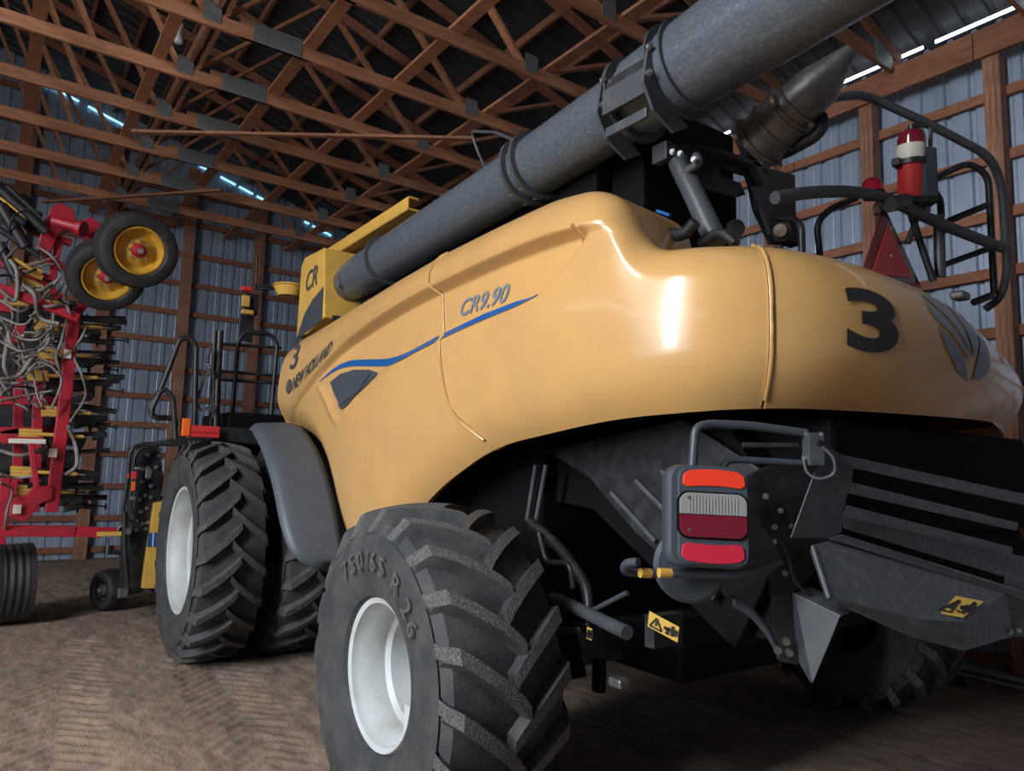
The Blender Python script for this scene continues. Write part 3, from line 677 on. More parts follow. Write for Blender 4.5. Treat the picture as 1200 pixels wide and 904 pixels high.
# beacon
bc=W(1022,221,D=4.2); be=MB().lathe([(-.03,0),(-.03,.065),(.0,.06),(.035,.055),(.055,.035),(.06,0)],bc,(0,0,1),22).build('warning_beacon',M['pinklens'],CH,smooth=45)
MB().lathe([(-.06,0),(-.06,.05),(-.028,.07),(-.025,0)],bc,(0,0,1),20).build('beacon_base',M['black'],be,smooth=40)
pipe('beacon_wire',[W(1032,236,D=4.2),W(1022,243,D=4.2),W(1024,253,D=4.2),W(1034,250,D=4.2),W(1030,240,D=4.2)],.006,M['galvdark'],CH,.03,6)
# slow-vehicle triangle
tp=[W(1037,243,Y=2.05),W(1008,330,Y=2.05),W(1080,337,Y=2.05)]
tc_=(tp[0]+tp[1]+tp[2])/3
tr=MB().prism(tp,(0,.012,0)).build('warning_triangle',M['darklens'],CH)
MB().prism([tc_.lerp(p,.66)+V((0,-.004,0)) for p in tp],(0,-.003,0)).build('reflector_field',M['signred'],tr)
for x,y in ((1044,268),(1044,300)): MB().bolt(W(x,y,Y=2.04),(0,-1,0),.008,.008).build('rivet',M['rust'],tr)
MB().box(W(1125,347,D=4.4),.12,.08,.05).build('work_lamp',M['galvdark'],CH,bevel=.015)
# ---------------------------------------------------------------- tail lamp, guard bars, spreader
lc=W(831,605,D=2.5); ex=(W(872,607,D=2.47)-W(792,604,D=2.53)).normalized(); nrm=V((-.55,-.80,.10)).normalized(); ex=(ex-nrm*ex.dot(nrm)).normalized(); ey=nrm.cross(ex); ey=ey if ey.z>0 else -ey
def rr2(wx,wy,r,c=(0,0),n=6,bulge=0):
    o=[]
    for qx,qy,a in ((1,1,0),(-1,1,PI/2),(-1,-1,PI),(1,-1,1.5*PI)):
        for i in range(n+1):
            t=a+PI/2*i/n; o.append((c[0]+qx*(wx/2-r)+r*math.cos(t),c[1]+qy*(wy/2-r)+r*math.sin(t)))
    return o
def lp(pts,d0,d1): return MB().prism([lc+ex*a+ey*b+nrm*d0 for a,b in pts],nrm*(d1-d0))
lamp=lp(rr2(.285,.350,.05,(-.006,0)),-.085,.0).build('tail_lamp_housing',M['plastic'],CH,bevel=.018)
lp(rr2(.245,.330,.035,(.012,0)),0,.010).build('lamp_bezel',M['plastic'],lamp,bevel=.006)
def curved(x0,x1,y0,y1,sag,m,name,d=.012,r=.012,top=0,bot=0):
    up=[];dn=[]
    for i in range(11):
        t=i/10; x=x0+(x1-x0)*t; k=1-(2*t-1)**2; e=min(t,1-t); rc=r*(1-min(1,e*(x1-x0)/r)) if r else 0
        up.append((x,y1+top*k-rc)); dn.append((x,y0+bot*k+rc))
    return lp(up+dn[::-1],0,d).build(name,m,lamp,bevel=.003)
def wedge(x0,x1,y0,y1,b0,b1,m,name):
    K=12; up=[];dn=[]
    for i in range(K+1):
        t=i/K; k=1-(2*t-1)**2; e=.012*max(0,1-min(t,1-t)/.08)**2; x=x0+(x1-x0)*t
        up.append((x+.004*(1-2*t),y1+b1*k-e)); dn.append((x,y0+b0*k+e))
    return lp(up+dn[::-1],0,.016).build(name,m,lamp,bevel=.003)
wedge(-.096,.124,.094,.150,.008,.010,M['redlens'],'upper_reflector')
wedge(-.100,.118,-.150,-.090,-.010,-.008,M['pinklens'],'lower_reflector')
full=rr2(.232,.150,.034,(.009,.001),8)
lp(rr2(.244,.162,.038,(.009,.001),8),0,.014).build('lens_gasket',M['void'],lamp)
lp([(x,max(y,.003)) for x,y in full if y>-.001 or abs(y)<.04],0,.024).build('clear_lens',M['clear'],lamp,bevel=.004) if False else None
top=[p for p in full if p[1]>.002]; bot=[p for p in full if p[1]<.0]
xl,xr=min(p[0] for p in full),max(p[0] for p in full)
def ordr(ps): return ps
tq=[(xr,.003)]+[p for p in full[:18] if p[1]>.003]+[(xl,.003)]
bq=[(xl,.001)]+[p for p in full[18:] if p[1]<.001]+[(xr,.001)]
lp(tq,0,.024).build('clear_lens',M['clear'],lamp,bevel=.002); lp(bq,0,.024).build('red_lens',M['darklens'],lamp,bevel=.002)
for a,b in ((-.075,.058),(-.075,-.05)): MB().bolt(lc+ex*a+ey*b+nrm*.022,nrm,.005,.004).build('lens_screw',M['galvdark'],lamp)
for k in range(16): lp([(-.075+.011*k,.006),(-.073+.011*k,.006),(-.073+.011*k,.066),(-.075+.011*k,.066)],.023,.026).build('lens_flute',M['clear'],lamp)
def rb(pts,r,D,m='plastic',fr=.05,name='guard_bar'):
    n=len(pts); return MB().tube(fillet([W(x,y,D=D[0]+(D[1]-D[0])*i/(n-1)) for i,(x,y) in enumerate(pts)],fr,7),r,12).build(name,M[m],CH,smooth=50)
rb([(811,556),(815,501),(832,497),(880,499),(945,508)],.016,(2.58,2.68))
rb([(845,560),(850,540),(868,539),(905,541),(940,543)],.013,(2.66,2.72))
rb([(870,522),(935,523)],.012,(2.9,2.9),'black')
yb=rb([(748,659),(733,660),(731,670),(750,672),(860,674),(915,658)],.015,(2.4,2.6),'plastic',.03,'marker_bar')
for a,b in ((750,762),(772,786)): MB().tube([W(a,671.6,D=2.431),W(b,672.2,D=2.443)],.0165,12).build('yellow_band',M['yellow2'],yb,smooth=50)
jb=MB().box(W(953,527,D=2.66),.06,.06,.12,Matrix.Rotation(-.6,3,'Z')).build('connector_box',M['grey'],CH,bevel=.004)
for dx,dy in ((-9,-14),(9,-14),(-9,14)): MB().bolt(W(953+dx,523+dy,D=2.6),(-.6,-.8,0),.006,.008).build('box_screw',M['steel'],jb)
MB().tube([W(962,520,D=2.615),W(962,520,D=2.60)],.012,12).build('socket',M['void'],jb)
pipe('connector_cable',[W(963,524,D=2.6),W(977,535,D=2.58),W(980,556,D=2.58),W(960,563,D=2.6),W(945,555,D=2.62),W(941,535,D=2.64)],.006,M['grey'],CH,.05)
# rounded beacon-shaped disc and mounting plate under the lamp
dc=W(808,662,D=2.62); MB().lathe([(0,0),(0,.125),(-.012,.135),(-.03,.12),(-.035,0)],dc,(.55,.80,0),36).build('round_cover',M['plastic'],CH,smooth=40)
mp_=MB().prism([W(x,y,D=2.66) for x,y in ((870,580),(885,600),(915,650),(912,668),(850,700),(845,690))],(.02,.03,0)).build('lamp_bracket',M['grey'],CH,bevel=.004)
bp_=MB().prism([W(x,y,D=2.78) for x,y in ((872,560),(905,545),(960,560),(985,560),(985,640),(925,700),(905,700),(905,680),(885,660))],(.02,.03,0)).build('mounting_plate',M['black'],CH,bevel=.004)
for x,y in ((897,582),(915,599),(908,618),(928,617),(907,635),(920,672),(893,624)): MB().bolt(W(x,y,D=2.73),(-.6,-.8,0),.009,.012).build('plate_bolt',M['steel'],bp_)
pipe('lamp_cable',[W(893,617,D=2.66),W(912,628,D=2.64),W(925,655,D=2.62),W(930,682,D=2.62),W(948,697,D=2.62)],.006,M['black'],CH,.05)
def qd(cx,cy,extra=0): return W(700+cx/2.4,480+cy/2.4,D=2.68+.45*(cx-640)/560+extra)
def qp(pts,name,m,par=CH,e=0,th=.006,ee=None):
    P_=[qd(a,b,e+(ee[i] if ee else 0)) for i,(a,b) in enumerate(pts)]
    n=(P_[1]-P_[0]).cross(P_[2]-P_[1]).normalized(); return MB().prism(P_,n*th).build(name,m,par,bevel=.0015)
sl=qp([(640,100),(690,128),(722,150),(716,205),(705,235),(690,300),(688,345),(655,362),(545,362)],'spreader_side_plate',M['grey'])
qp([(690,128),(1210,240),(1212,272),(722,166)],'slat',M['tray'],sl); qp([(716,205),(1185,320),(1180,342),(705,236)],'slat',M['tray'],sl)
qp([(704,270),(1168,388),(1168,408),(690,302)],'slat',M['tray'],sl)
qp([(690,302),(1168,408),(1260,425),(1260,560),(1145,490),(1145,468),(692,332)],'slope_plate',M['tray'],CH,.06)
qp([(650,365),(690,352),(1140,492),(1260,535),(1260,560),(1150,518)],'tray_lip',M['tray'],CH,-.01)
E_=lambda *a: list(a)
tr_=qp([(603,382),(650,370),(1150,515),(1030,600),(895,590),(650,530)],'spreader_tray',M['tray'],CH,0,.008,[-.06,0,0,-.2,-.22,-.2])
qp([(650,530),(895,590),(1030,600),(1030,680),(880,640),(690,555)],'tray_front_face',M['tray'],tr_,0,.008,[-.2,-.22,-.2,-.2,-.2,-.18])
qp([(1030,600),(1150,515),(1168,640),(1030,680)],'tray_end_face',M['tray'],tr_,0,.008,[-.2,0,-.02,-.2])
qp([(603,382),(650,530),(640,528),(598,400)],'tray_edge_fold',M['grey'],tr_,0,.01,[-.06,-.2,-.16,-.03])
qp([(1150,515),(1260,535),(1260,640),(1168,640)],'outer_chute',M['tray'],CH,.02)
for a,b in ((1160,625),(1185,622),(1110,645)): MB().bolt(qd(a,b,-.03),(-.6,-.8,0),.009,.012).build('chute_bolt',M['steel'],tr_)
# warning label on the tray: yellow field, triangle and figure in black
def lab(corners,name,par,off=0):
    o,a,b=corners; n=(a-o).cross(b-o).normalized(); n=n if n.dot(EYEP-o)>0 else -n
    L=MB().add([o+n*.004,a+n*.004,a+b-o+n*.004,b+n*.004],[(0,1,2,3)]).build(name,M['gold'],par)
    f=lambda x,y: o+(a-o)*x+(b-o)*y+n*.007
    def ln(p,q,w_): 
        P,Q=f(*p),f(*q); s_=(Q-P).cross(n).normalized()*w_; return MB().add([P+s_,Q+s_,Q-s_,P-s_],[(0,1,2,3)])
    t=MB()
    for p,q in (((.06,.15),(.46,.15)),((.46,.15),(.26,.8)),((.26,.8),(.06,.15)),((.26,.3),(.26,.6)),((.52,.5),(.75,.5)),((.8,.2),(.8,.85)),((.92,.3),(.92,.7)),((.6,.38),(.72,.62)),((.58,.25),(.7,.25))):
        m_=ln(p,q,.0032 if p[0]<.5 else .006); t.add(m_.v,m_.f)
    t.build('warning_symbol',M['ink'],L); return L
lab((qd(943,572,-.17),qd(1025,588,-.19),qd(1008,526,-.09)),'warning_label',tr_)
lab((W(759,734,D=2.75),W(794,753,D=2.72),W(761,716,D=2.75)),'warning_label',CH)
MB().box(W(778,738,D=2.83),.16,.05,.12).build('label_bracket',M['black'],CH)
lab((W(687,748,D=2.95),W(693,751,D=2.95),W(688,734,D=2.95)),'warning_label',CH)
# hanging deflector and its curved link
dfl=MB().prism([W(x,y,D=d) for x,y,d in ((930,695,2.64),(985,722,2.5),(976,745,2.5),(952,802,2.5),(936,775,2.6))],(.012,.016,0)).build('hanging_deflector',M['slate'],CH,bevel=.003)
MB().prism([W(x,y,D=d) for x,y,d in ((930,695,2.64),(985,722,2.5),(1005,712,2.62),(950,688,2.7))],(0,0,-.006)).build('deflector_flange',M['grey'],dfl,bevel=.002)
lk=spline([W(x,y,D=2.66) for x,y in ((858,704),(880,718),(900,742),(914,768))],5)
vs=[];fs=[]
for p in lk: vs+=[p+V((0,0,.022)),p-V((0,0,.022))]
for i in range(len(lk)-1): fs.append((2*i,2*i+1,2*i+3,2*i+2))
ll=MB().add(vs,fs).build('curved_link',M['grey'],CH,solid=.012,smooth=40)
for x,y in ((911,762),(921,752),(924,765)): MB().bolt(W(x,y,D=2.6),(-.6,-.8,0),.012,.02).build('link_bolt',M['galvdark'],ll)
MB().prism([W(x,y,D=2.9) for x,y in ((905,700),(935,700),(935,780),(912,775),(905,745))],(.02,.02,0)).build('drop_plate',M['black'],CH,bevel=.003)
MB().tube([(2.7,1.95,1.35),(4.8,1.95,1.35)],.28,24).build('straw_spreader',M['void'],CH,smooth=30)
MB().box((3.8,1.9,1.75),2.0,.5,.5).build('chopper_hood',M['void'],CH,bevel=.03)
# ---------------------------------------------------------------- tank corner panel, folded cover, bowl, mirror
tx=2.35
tk=MB().prism([W(x,y,X=tx) for x,y in ((380,290),(357,302),(353,312),(347,396),(358,392),(380,372))],(.42,0,0)).build('tank_corner_panel',M['yellow2'],CH,bevel=.012)
p_=[W(x,y,X=tx-.004) for x,y in ((379,336),(366,352),(357,368),(348,395),(353,394),(377,375))]
MB().prism(p_,(-.002,0,0)).build('charcoal_sweep',M['decal'],tk)
o_=W(357,343,X=tx-.006); ex_=(W(373,331,X=tx-.006)-o_); up_=V((0,0,1))
f0=lambda x,y: o_+ex_*(x/.40)+up_*y
text_mb('CR',.27,f0,grid=9,shear=.2,bold=.004).build('panel_lettering',M['decal'],tk)
MB().box(W(399,330,Y=6.1),.05,.03,.12).build('side_lens',M['galvdark'],tk,bevel=.004)
MB().box(W(396,374,Y=6.0),.10,.04,.05).build('hinge_block',M['black'],tk,bevel=.004)
cv=MB()
c0,c1=W(500,243,X=2.8),W(398,304,X=2.8)
cv.beam(c0+V((0,0,-.05)),c1+V((0,0,-.05)),.35,.02).beam(c0+V((-.17,0,-.0)),c1+V((-.17,0,-.0)),.02,.10).beam(c0+V((-.12,0,.05)),c1+V((-.12,0,.05)),.10,.02).beam(c0+V((.17,0,.0)),c1+V((.17,0,0)),.02,.10)
cv.build('folded_tank_cover',M['yellow2'],CH,bevel=.006)
cg=MB()
for k in range(7): cg.tube([W(506+5*k,247-3*k,X=2.85+.02*k),W(512+5*k,236-1.5*k,X=2.85+.02*k)],.03,8)
cg.build('cover_latch',M['black'],CH,smooth=40)
pipe('cover_strut',[W(400,318,X=2.7),W(440,285,X=2.7)],.03,M['black'],CH)
db=W(340,341,X=2.33); MB().lathe([(.05,.0),(.05,.17),(.035,.18),(.03,.165),(-.03,.13),(-.06,.12),(-.06,0)],db,(0,0,1),28).build('receiver_dome',M['yellow2'],CH,smooth=40)
pipe('dome_arm',[W(350,348,X=2.4),W(322,338,Y=8.0),W(300,338,Y=8.2)],.02,M['black'],CH)
pipe('mirror_arm',[W(330,335,Y=7.6),W(300,335,Y=8.3),W(301,300,Y=8.3)],.012,M['black'],CH,.03)
mr_=MB().box(W(293,357,Y=8.3),.17,.10,.24).build('work_light_head',M['black'],CH,bevel=.02)
MB().box(W(288,353,Y=8.22),.09,.03,.13).build('amber_face',M['yellow2'],mr_,bevel=.01)
MB().box(W(289,339,Y=8.25),.11,.08,.05).build('red_top',M['redflat'],mr_,bevel=.01)
MB().box(W(290,366,Y=8.25),.13,.06,.05).build('amber_base',M['yellow2'],mr_,bevel=.01)
MB().box(W(288,385,Y=8.35),.17,.03,.30).build('rear_view_mirror',M['black'],CH,bevel=.02)
# access platform, steps and railings at the cab side
PY=7.7
def crail(pts,r=.022,Y=PY,fr=.1,closed=False): return MB().tube(fillet([W(x,y,Y=Y) for x,y in pts],fr,6),r,8).build('access_rail',M['black'],CH,smooth=50)
crail([(206,500),(205,490),(180,490),(175,478),(188,458),(211,397),(222,396),(230,405),(228,500)],.026,7.6,.12)
crail([(206,515),(203,466),(193,456),(187,460),(178,480),(178,488)],.024,7.5,.10)
for x0,x1 in ((247,252),(253,258)): crail([(x0,500),(x1,388)],.022 if x0<250 else .034)
crail([(271,500),(279,400),(287,389),(317,392),(325,402),(316,505)],.024,7.9,.14)
for ya,yb_ in ((404,408),(436,441),(446,450)): crail([(256,ya-1),(330,yb_)],.017,7.9)
crail([(272,492),(322,496)],.016,7.9)
pf=MB().prism([W(246,500,Y=7.4),W(330,504,Y=7.4),W(330,525,Y=7.4),W(250,516,Y=7.4)],(0,1.0,0)).build('cab_platform',M['black'],CH,bevel=.01)
MB().box((2.45,8.2,2.0),1.0,1.2,.5).build('platform_underframe',M['void'],CH)
rx=MB().box(W(238,506,Y=7.35),.30,.03,.11).build('red_reflector_box',M['redflat'],CH,bevel=.006)
MB().beam(W(222,505,Y=7.32),W(254,507,Y=7.32),.004,.006).build('box_groove',M['pinklens'],rx)
MB().box(W(218,501,Y=7.35),.075,.05,.17).build('orange_marker_lamp',M['orange'],CH,bevel=.01)
MB().prism([W(x,y,Y=7.7) for x,y in ((196,516),(215,513),(264,514),(262,522),(215,523),(178,522))],(0,.5,0)).build('step_frame',M['black'],CH,bevel=.01)
for k in range(3): MB().bolt(W(222+5*k,518,Y=7.65),(0,-1,0),.012,.01).build('step_bolt',M['steel'],CH)
# chains across the gap in the railing: one mesh per chain
def chain(pts,name='safety_chain'):
    P_=spline([W(x,y,Y=7.62) for x,y in pts],8); mb=MB(); L=0; k=0
    for a,b in zip(P_,P_[1:]):
        n=max(1,int((b-a).length/.04))
        for i in range(n):
            p=a.lerp(b,i/n); q=a.lerp(b,(i+.95)/n); d=(q-p).normalized(); s_=d.orthogonal().normalized(); s_=s_ if k%2 else d.cross(s_); k+=1
            mb.tube([p+d*.024*math.cos(t)+ (q-p)*.5+s_*.014*math.sin(t) for t in [2*PI*j/8 for j in range(8)]],.0045,4,closed=True)
    return mb.build(name,M['galvdark'],CH)
chain([(230,436),(240,440),(246,434)]); chain([(240,440),(236,455),(230,470)]); chain([(230,474),(238,481),(246,476)]); chain([(247,408),(244,425),(250,440),(251,470),(250,490)])
# ================================================================ red folded seeding implement at the left
SE=tag(empty('air_seeder',(.3,9.3,0)),'folded crimson seeding implement with grey hoses and yellow rims along the left','seeder')
def sbeam(pts,wd,h,Y,m='red',name='frame_tube',up=(0,1,0),par=None):
    for a,b in zip(pts,pts[1:]):
        o=MB().beam(W(*a,Y=Y if not isinstance(Y,tuple) else Y[0]),W(*b,Y=Y if not isinstance(Y,tuple) else Y[1]),wd,h,up=up).build(name,M[m],par or SE,bevel=.008)
    return o
sbeam([(86,372),(76,470)],.12,.14,9.0); sbeam([(76,470),(60,600)],.12,.14,9.0)
sbeam([(46,430),(40,600)],.10,.12,9.5); sbeam([(22,440),(20,600)],.10,.10,9.9); sbeam([(110,340),(86,372)],.1,.1,9.3)
sbeam([(-30,326),(92,374)],.085,.10,8.8); sbeam([(-20,300),(60,330)],.10,.10,9.4); sbeam([(-30,470),(70,470)],.09,.09,9.5)
sbeam([(-30,505),(80,505)],.08,.08,9.7); sbeam([(-20,515),(50,516)],.06,.07,8.8)
wl1=sbeam([(10,517),(54,518)],.05,.055,8.75,'label','pale_stripe')
sbeam([(36,520),(43,572)],.05,.07,8.7); 
MB().prism([W(x,y,Y=8.9) for x,y in ((12,585),(30,580),(40,570),(62,570),(62,585),(44,592),(38,604),(28,612),(12,606))],(0,.14,0)).build('hitch_bracket',M['red'],SE,bevel=.008)
for x,y in ((20,597),(62,531),(79,415)): MB().box(W(x,y,Y=8.86 if x<70 else 8.9),.07,.01,.09).build('pale_label',M['label'],SE)
# upper hinge block and fold cylinder
MB().prism([W(x,y,Y=9.0) for x,y in ((50,262),(62,240),(72,238),(86,246),(90,262),(70,272),(58,300),(44,290))],(0,.25,0)).build('wing_hinge',M['red'],SE,bevel=.01)
MB().prism([W(x,y,Y=8.9) for x,y in ((92,262),(106,254),(119,262),(117,290),(104,282),(95,272))],(0,.2,0)).build('axle_bracket',M['red'],SE,bevel=.01)
MB().tube([W(62,259,Y=8.85),W(96,268,Y=8.75)],.055,14).tube([W(92,267,Y=8.75),W(98,269,Y=8.72)],.085,14).build('axle_tube',M['red'],SE,smooth=40)
for a,b in (((40,272),(84,285)),((54,300),(92,330)),((30,310),(70,350)),((0,300),(40,318)),((70,280),(60,330)),((100,285),(88,345))): sbeam([a,b],.07,.09,9.1)
# folded wing tip reaching up at the far left
for a,b,r,m in (((0,222),(55,272),.05,'black'),((8,218),(48,255),.03,'black'),((0,240),(30,290),.06,'black'),((-10,262),(45,300),.035,'black'),((0,232),(50,270),.014,'yellow2'),((0,270),(28,290),.018,'yellow2'),((12,300),(40,318),.02,'yellow2'),((5,250),(30,262),.045,'black'),((0,285),(20,330),.05,'black')):
    MB().tube([W(*a,Y=8.9),W(*b,Y=8.9)],r,8).build('opener_arm',M[m],SE,smooth=50)
def disc(x,y,r,Y,m='black',ax=(1,-.2,.1),t=.02,name='opener_disc'): 
    return MB().lathe([(-t,0),(-t,r*.3),(-t*.3,r),(t*.3,r),(t,r*.3),(t,0)],W(x,y,Y=Y),ax,20).build(name,M[m],SE,smooth=30)
for x,y,r in ((18,245,.16),(38,262,.12),(6,228,.13),(30,235,.07)): disc(x,y,r,9.0,ax=(.5,-1,.3))
# opener rows: yellow springs, black shanks and press wheels reaching to the right
def row(y,x0,x1,Y,seed):
    rnd=random.Random(seed)
    g=MB()
    sy=MB()
    for k in range(3):
        MB().tube([W(x0,y+k*4-4,Y=Y),W(x0+26+rnd.uniform(-4,4),y+k*4-3,Y=Y)],.026,8).build('spring_can',M['yellow2'],SE,smooth=50)
    MB().tube([W(x0+22,y,Y=Y-.05),W(x1-18,y+3,Y=Y-.05)],.020,8).build('hydraulic_ram',M['yellow2'],SE,smooth=50)
    MB().tube([W(x1-20,y+3,Y=Y-.05),W(x1-8,y+4,Y=Y-.05)],.011,8).build('ram_rod',M['steel'],SE,smooth=50)
    MB().tube([W(x1-8,y+4,Y=Y-.05),W(x1,y+4,Y=Y-.05)],.03,8).build('ram_eye',M['black'],SE,smooth=50)
    for k in range(4):
        yy=y+rnd.uniform(-7,22)
        MB().tube(fillet([W(x0+20,yy,Y=Y+.15),W(x0+50,yy+rnd.uniform(-3,3),Y=Y+.15),W(x1+rnd.uniform(-4,14),yy+rnd.uniform(-2,6),Y=Y+.1)],.05),rnd.uniform(.014,.034),6).build('opener_shank',M['black'],SE,smooth=50)
    for k in range(3):
        MB().box(W(x0+44+13*k,y+rnd.uniform(6,14),Y=Y+.12),.13,.08,rnd.uniform(.07,.15),Matrix.Rotation(rnd.uniform(-.4,.4),3,'Y')).build('opener_casting',M['black'],SE,bevel=.012)
    disc(x1-22+rnd.uniform(-4,4),y+16,.10,Y+.2)
    pa=W(x1-6,y+17,Y=Y+.05); pb_=W(x1+11,y+19,Y=Y+.05); MB().tube([pa,pb_],.009,6).lathe([(0,0),(0,.035),(.015,.035),(.015,0)],pb_,(1,0,0),10).build('scraper_rod',M['black'],SE,smooth=40)
row(381,40,138,9.2,1); row(415,45,126,9.4,2); row(440,32,132,9.15,3); row(482,48,124,9.15,4); row(509,22,116,9.1,5); row(553,12,108,9.05,6); row(575,20,112,9.4,7); row(352,12,90,9.2,8)
for y in (306,312,323): MB().tube([W(15,y,Y=9.0),W(50,y+14,Y=9.0)],.03,8).build('spring_can',M['yellow2'],SE,smooth=50)
for k in range(9): MB().tube([W(2+6*k,322-2*k,Y=8.95),W(20+6*k,306-1.5*k+6,Y=8.95)],.009,6).build('delivery_tube',M['steel'],SE,smooth=50)
# seed hoses
rnd=random.Random(11)
H=[[(0,340),(18,352),(20,320),(12,305)],[(0,372),(30,380),(50,350),(72,322)],[(0,400),(26,412),(48,405),(62,378),(60,350)],[(8,380),(14,405),(35,413),(55,404),(62,370)],[(0,418),(40,410),(65,418),(70,432)],[(0,470),(40,462),(62,458)],[(0,445),(22,440),(40,416)],
 [(78,375),(72,400),(66,420),(72,448),(60,480)],[(104,378),(96,395),(86,415),(96,440),(100,465),(82,495)],[(0,528),(25,534),(55,524)],[(0,556),(20,560),(40,558)],[(0,566),(14,575),(8,600),(6,620)],[(80,500),(88,520),(90,545),(78,556)],[(0,352),(25,365),(45,350),(66,345),(74,330)],
 [(4,312),(10,300),(30,286),(60,300),(78,330),(75,352)],[(20,330),(40,345),(46,372),(70,380)],[(30,440),(44,425),(60,430),(70,440)],[(0,300),(10,280),(15,255),(35,246),(50,250)],[(0,385),(8,400),(5,430),(16,450),(0,462)],[(12,418),(30,432),(58,428)],[(60,385),(44,398),(20,395),(2,376)],[(66,330),(48,340),(22,342),(6,352)]]
for i,h in enumerate(H):
    Y=8.72+.05*(i%5)
    MB().tube(spline([W(x,y,Y=Y+.08*math.sin(3*j+i)) for j,(x,y) in enumerate(h)],7),(.013 if i%3 else .021) if i!=17 else .009,8).build('seed_hose',M['hose'] if i!=17 else M['black'],SE,smooth=60)
r9=random.Random(5)
for i in range(34):
    x0,y0=r9.uniform(-4,60),r9.uniform(300,470); h=[(x0,y0)]
    a=r9.uniform(-1,1)
    for k in range(4): a+=r9.uniform(-.7,.7); h.append((h[-1][0]+12*math.cos(a),h[-1][1]+14*math.sin(a)+3))
    Y=8.75+.6*r9.random()
    MB().tube(spline([W(min(x,82),y,Y=Y+r9.uniform(-.1,.1)) for x,y in h],6),r9.choice((.008,.012,.016)),6).build('seed_hose',M['hose'] if i%5 else M['black'],SE,smooth=60)
r8=random.Random(21)
for i in range(26):
    x,y=r8.uniform(-2,98),r8.uniform(330,592)
    if i%3: MB().box(W(x,y,Y=9.75+.02*i),r8.uniform(.10,.30),.12,r8.uniform(.08,.34),Matrix.Rotation(r8.uniform(-.5,.5),3,'Y')).build('opener_casting',M['black'],SE,bevel=.012)
    else: MB().box(W(min(x,70),y,Y=9.7+.02*i),r8.uniform(.10,.28),.08,r8.uniform(.10,.22),Matrix.Rotation(r8.uniform(-.5,.5),3,'Y')).build('frame_bracket',M['red'],SE,bevel=.012)
for x in (5,33,58): MB().beam(W(x,350,Y=10.4),W(x+3,590,Y=10.4),.22,.14,up=(0,1,0)).build('rear_frame_tube',M['black'],SE,bevel=.01)
# transport wheels
def gwheel(c,ax,R,r0,wd,par,name='gauge_wheel',rimm='rimyellow',ribsn=0,hubm='red'):
    c=V(c); ax=V(ax).normalized(); h=wd/2
    pr=[(-h*.7,r0),(-h*.95,r0+(R-r0)*.2),(-h,r0+(R-r0)*.5),(-h*.85,r0+(R-r0)*.85),(-h*.55,R*.985)]
    if ribsn:
        for k in range(ribsn*2+1): 
            t=-.5+k/(ribsn*2); pr.append((t*wd*1.0,R-(.012 if k%2 else 0)))
    pr+=[(-h*.2,R),(h*.2,R)] if not ribsn else []
    pr+=[(-a,b) for a,b in pr[4::-1]]
    t=MB().lathe(pr,c,ax,48).build(name,M['tyredark'],par,smooth=35)
    MB().lathe([(h*.8,r0+.012),(h*.84,r0-.005),(h*.5,r0-.02),(h*.25,r0*.78),(h*.3,r0*.55),(h*.5,r0*.3),(h*.5,0)],c,ax,36).lathe([(-h*.8,r0+.012),(-h*.5,r0-.02),(-h*.2,0)],c,ax,36).build('wheel_rim',M[rimm],t,smooth=40)
    MB().lathe([(h*.5,0),(h*.5,.075),(h*.75,.065),(h*.8,.045)],c,ax,20).lathe([(h*.8,.045),(h*1.0,.035),(h*1.02,0)],c,ax,20).build('wheel_hub',M[hubm],t,smooth=40)
    MB().lathe([(h*.8,.04),(h*1.05,.03),(h*1.08,0)],c,ax,16).build('hub_cap',M['steel'],t,smooth=40)
    u=ax.orthogonal().normalized(); w3=ax.cross(u)
    for k in range(8): MB().bolt(c+ax*h*.5+(u*math.cos(k*PI/4)+w3*math.sin(k*PI/4))*.105,ax,.012,.02).build('wheel_nut',M['steel'],t)
    return t
gwheel(W(160,293,Y=8.3),(.12,-1,-.28),.395,.235,.33,SE)
gwheel(W(124,322,Y=8.75),(.05,-1,-.5),.385,.235,.32,SE)
sbeam([(120,275),(150,285)],.09,.09,8.7)
lw_=MB()
gwheel((.30,9.45,.41),(-1,-.15,0),.41,.23,.34,SE,ribsn=5,name='ribbed_tyre')
MB().tube([(-.6,9.8,.42),(.25,9.48,.42)],.06,10).build('stub_axle',M['red'],SE,smooth=40)
sbeam([(-30,622),(88,623)],.11,.10,8.9); sbeam([(88,622),(148,624)],.09,.075,8.9)
MB().prism([W(x,y,Y=8.85) for x,y in ((88,626),(118,628),(118,631),(88,629))],(0,.08,0)).build('tow_bar_foot',M['red'],SE)
MB().box(W(128,626,Y=8.84),.23,.05,.045).build('yellow_bar_end',M['yellow2'],SE,bevel=.004)
MB().tube([W(145,622,Y=8.85)+V((.055*math.cos(t),0,.055*math.sin(t))) for t in [2*PI*i/16 for i in range(16)]],.016,8,closed=True).build('tow_eye',M['galvdark'],SE,smooth=50)
sbeam([(6,560),(4,622)],.09,.10,9.3); MB().tube([W(127,632,Y=8.9),W(125,650,Y=8.9)],.012,8).build('support_pin',M['galvdark'],SE)
sbeam([(0,596),(0,640)],.1,.1,9.6)
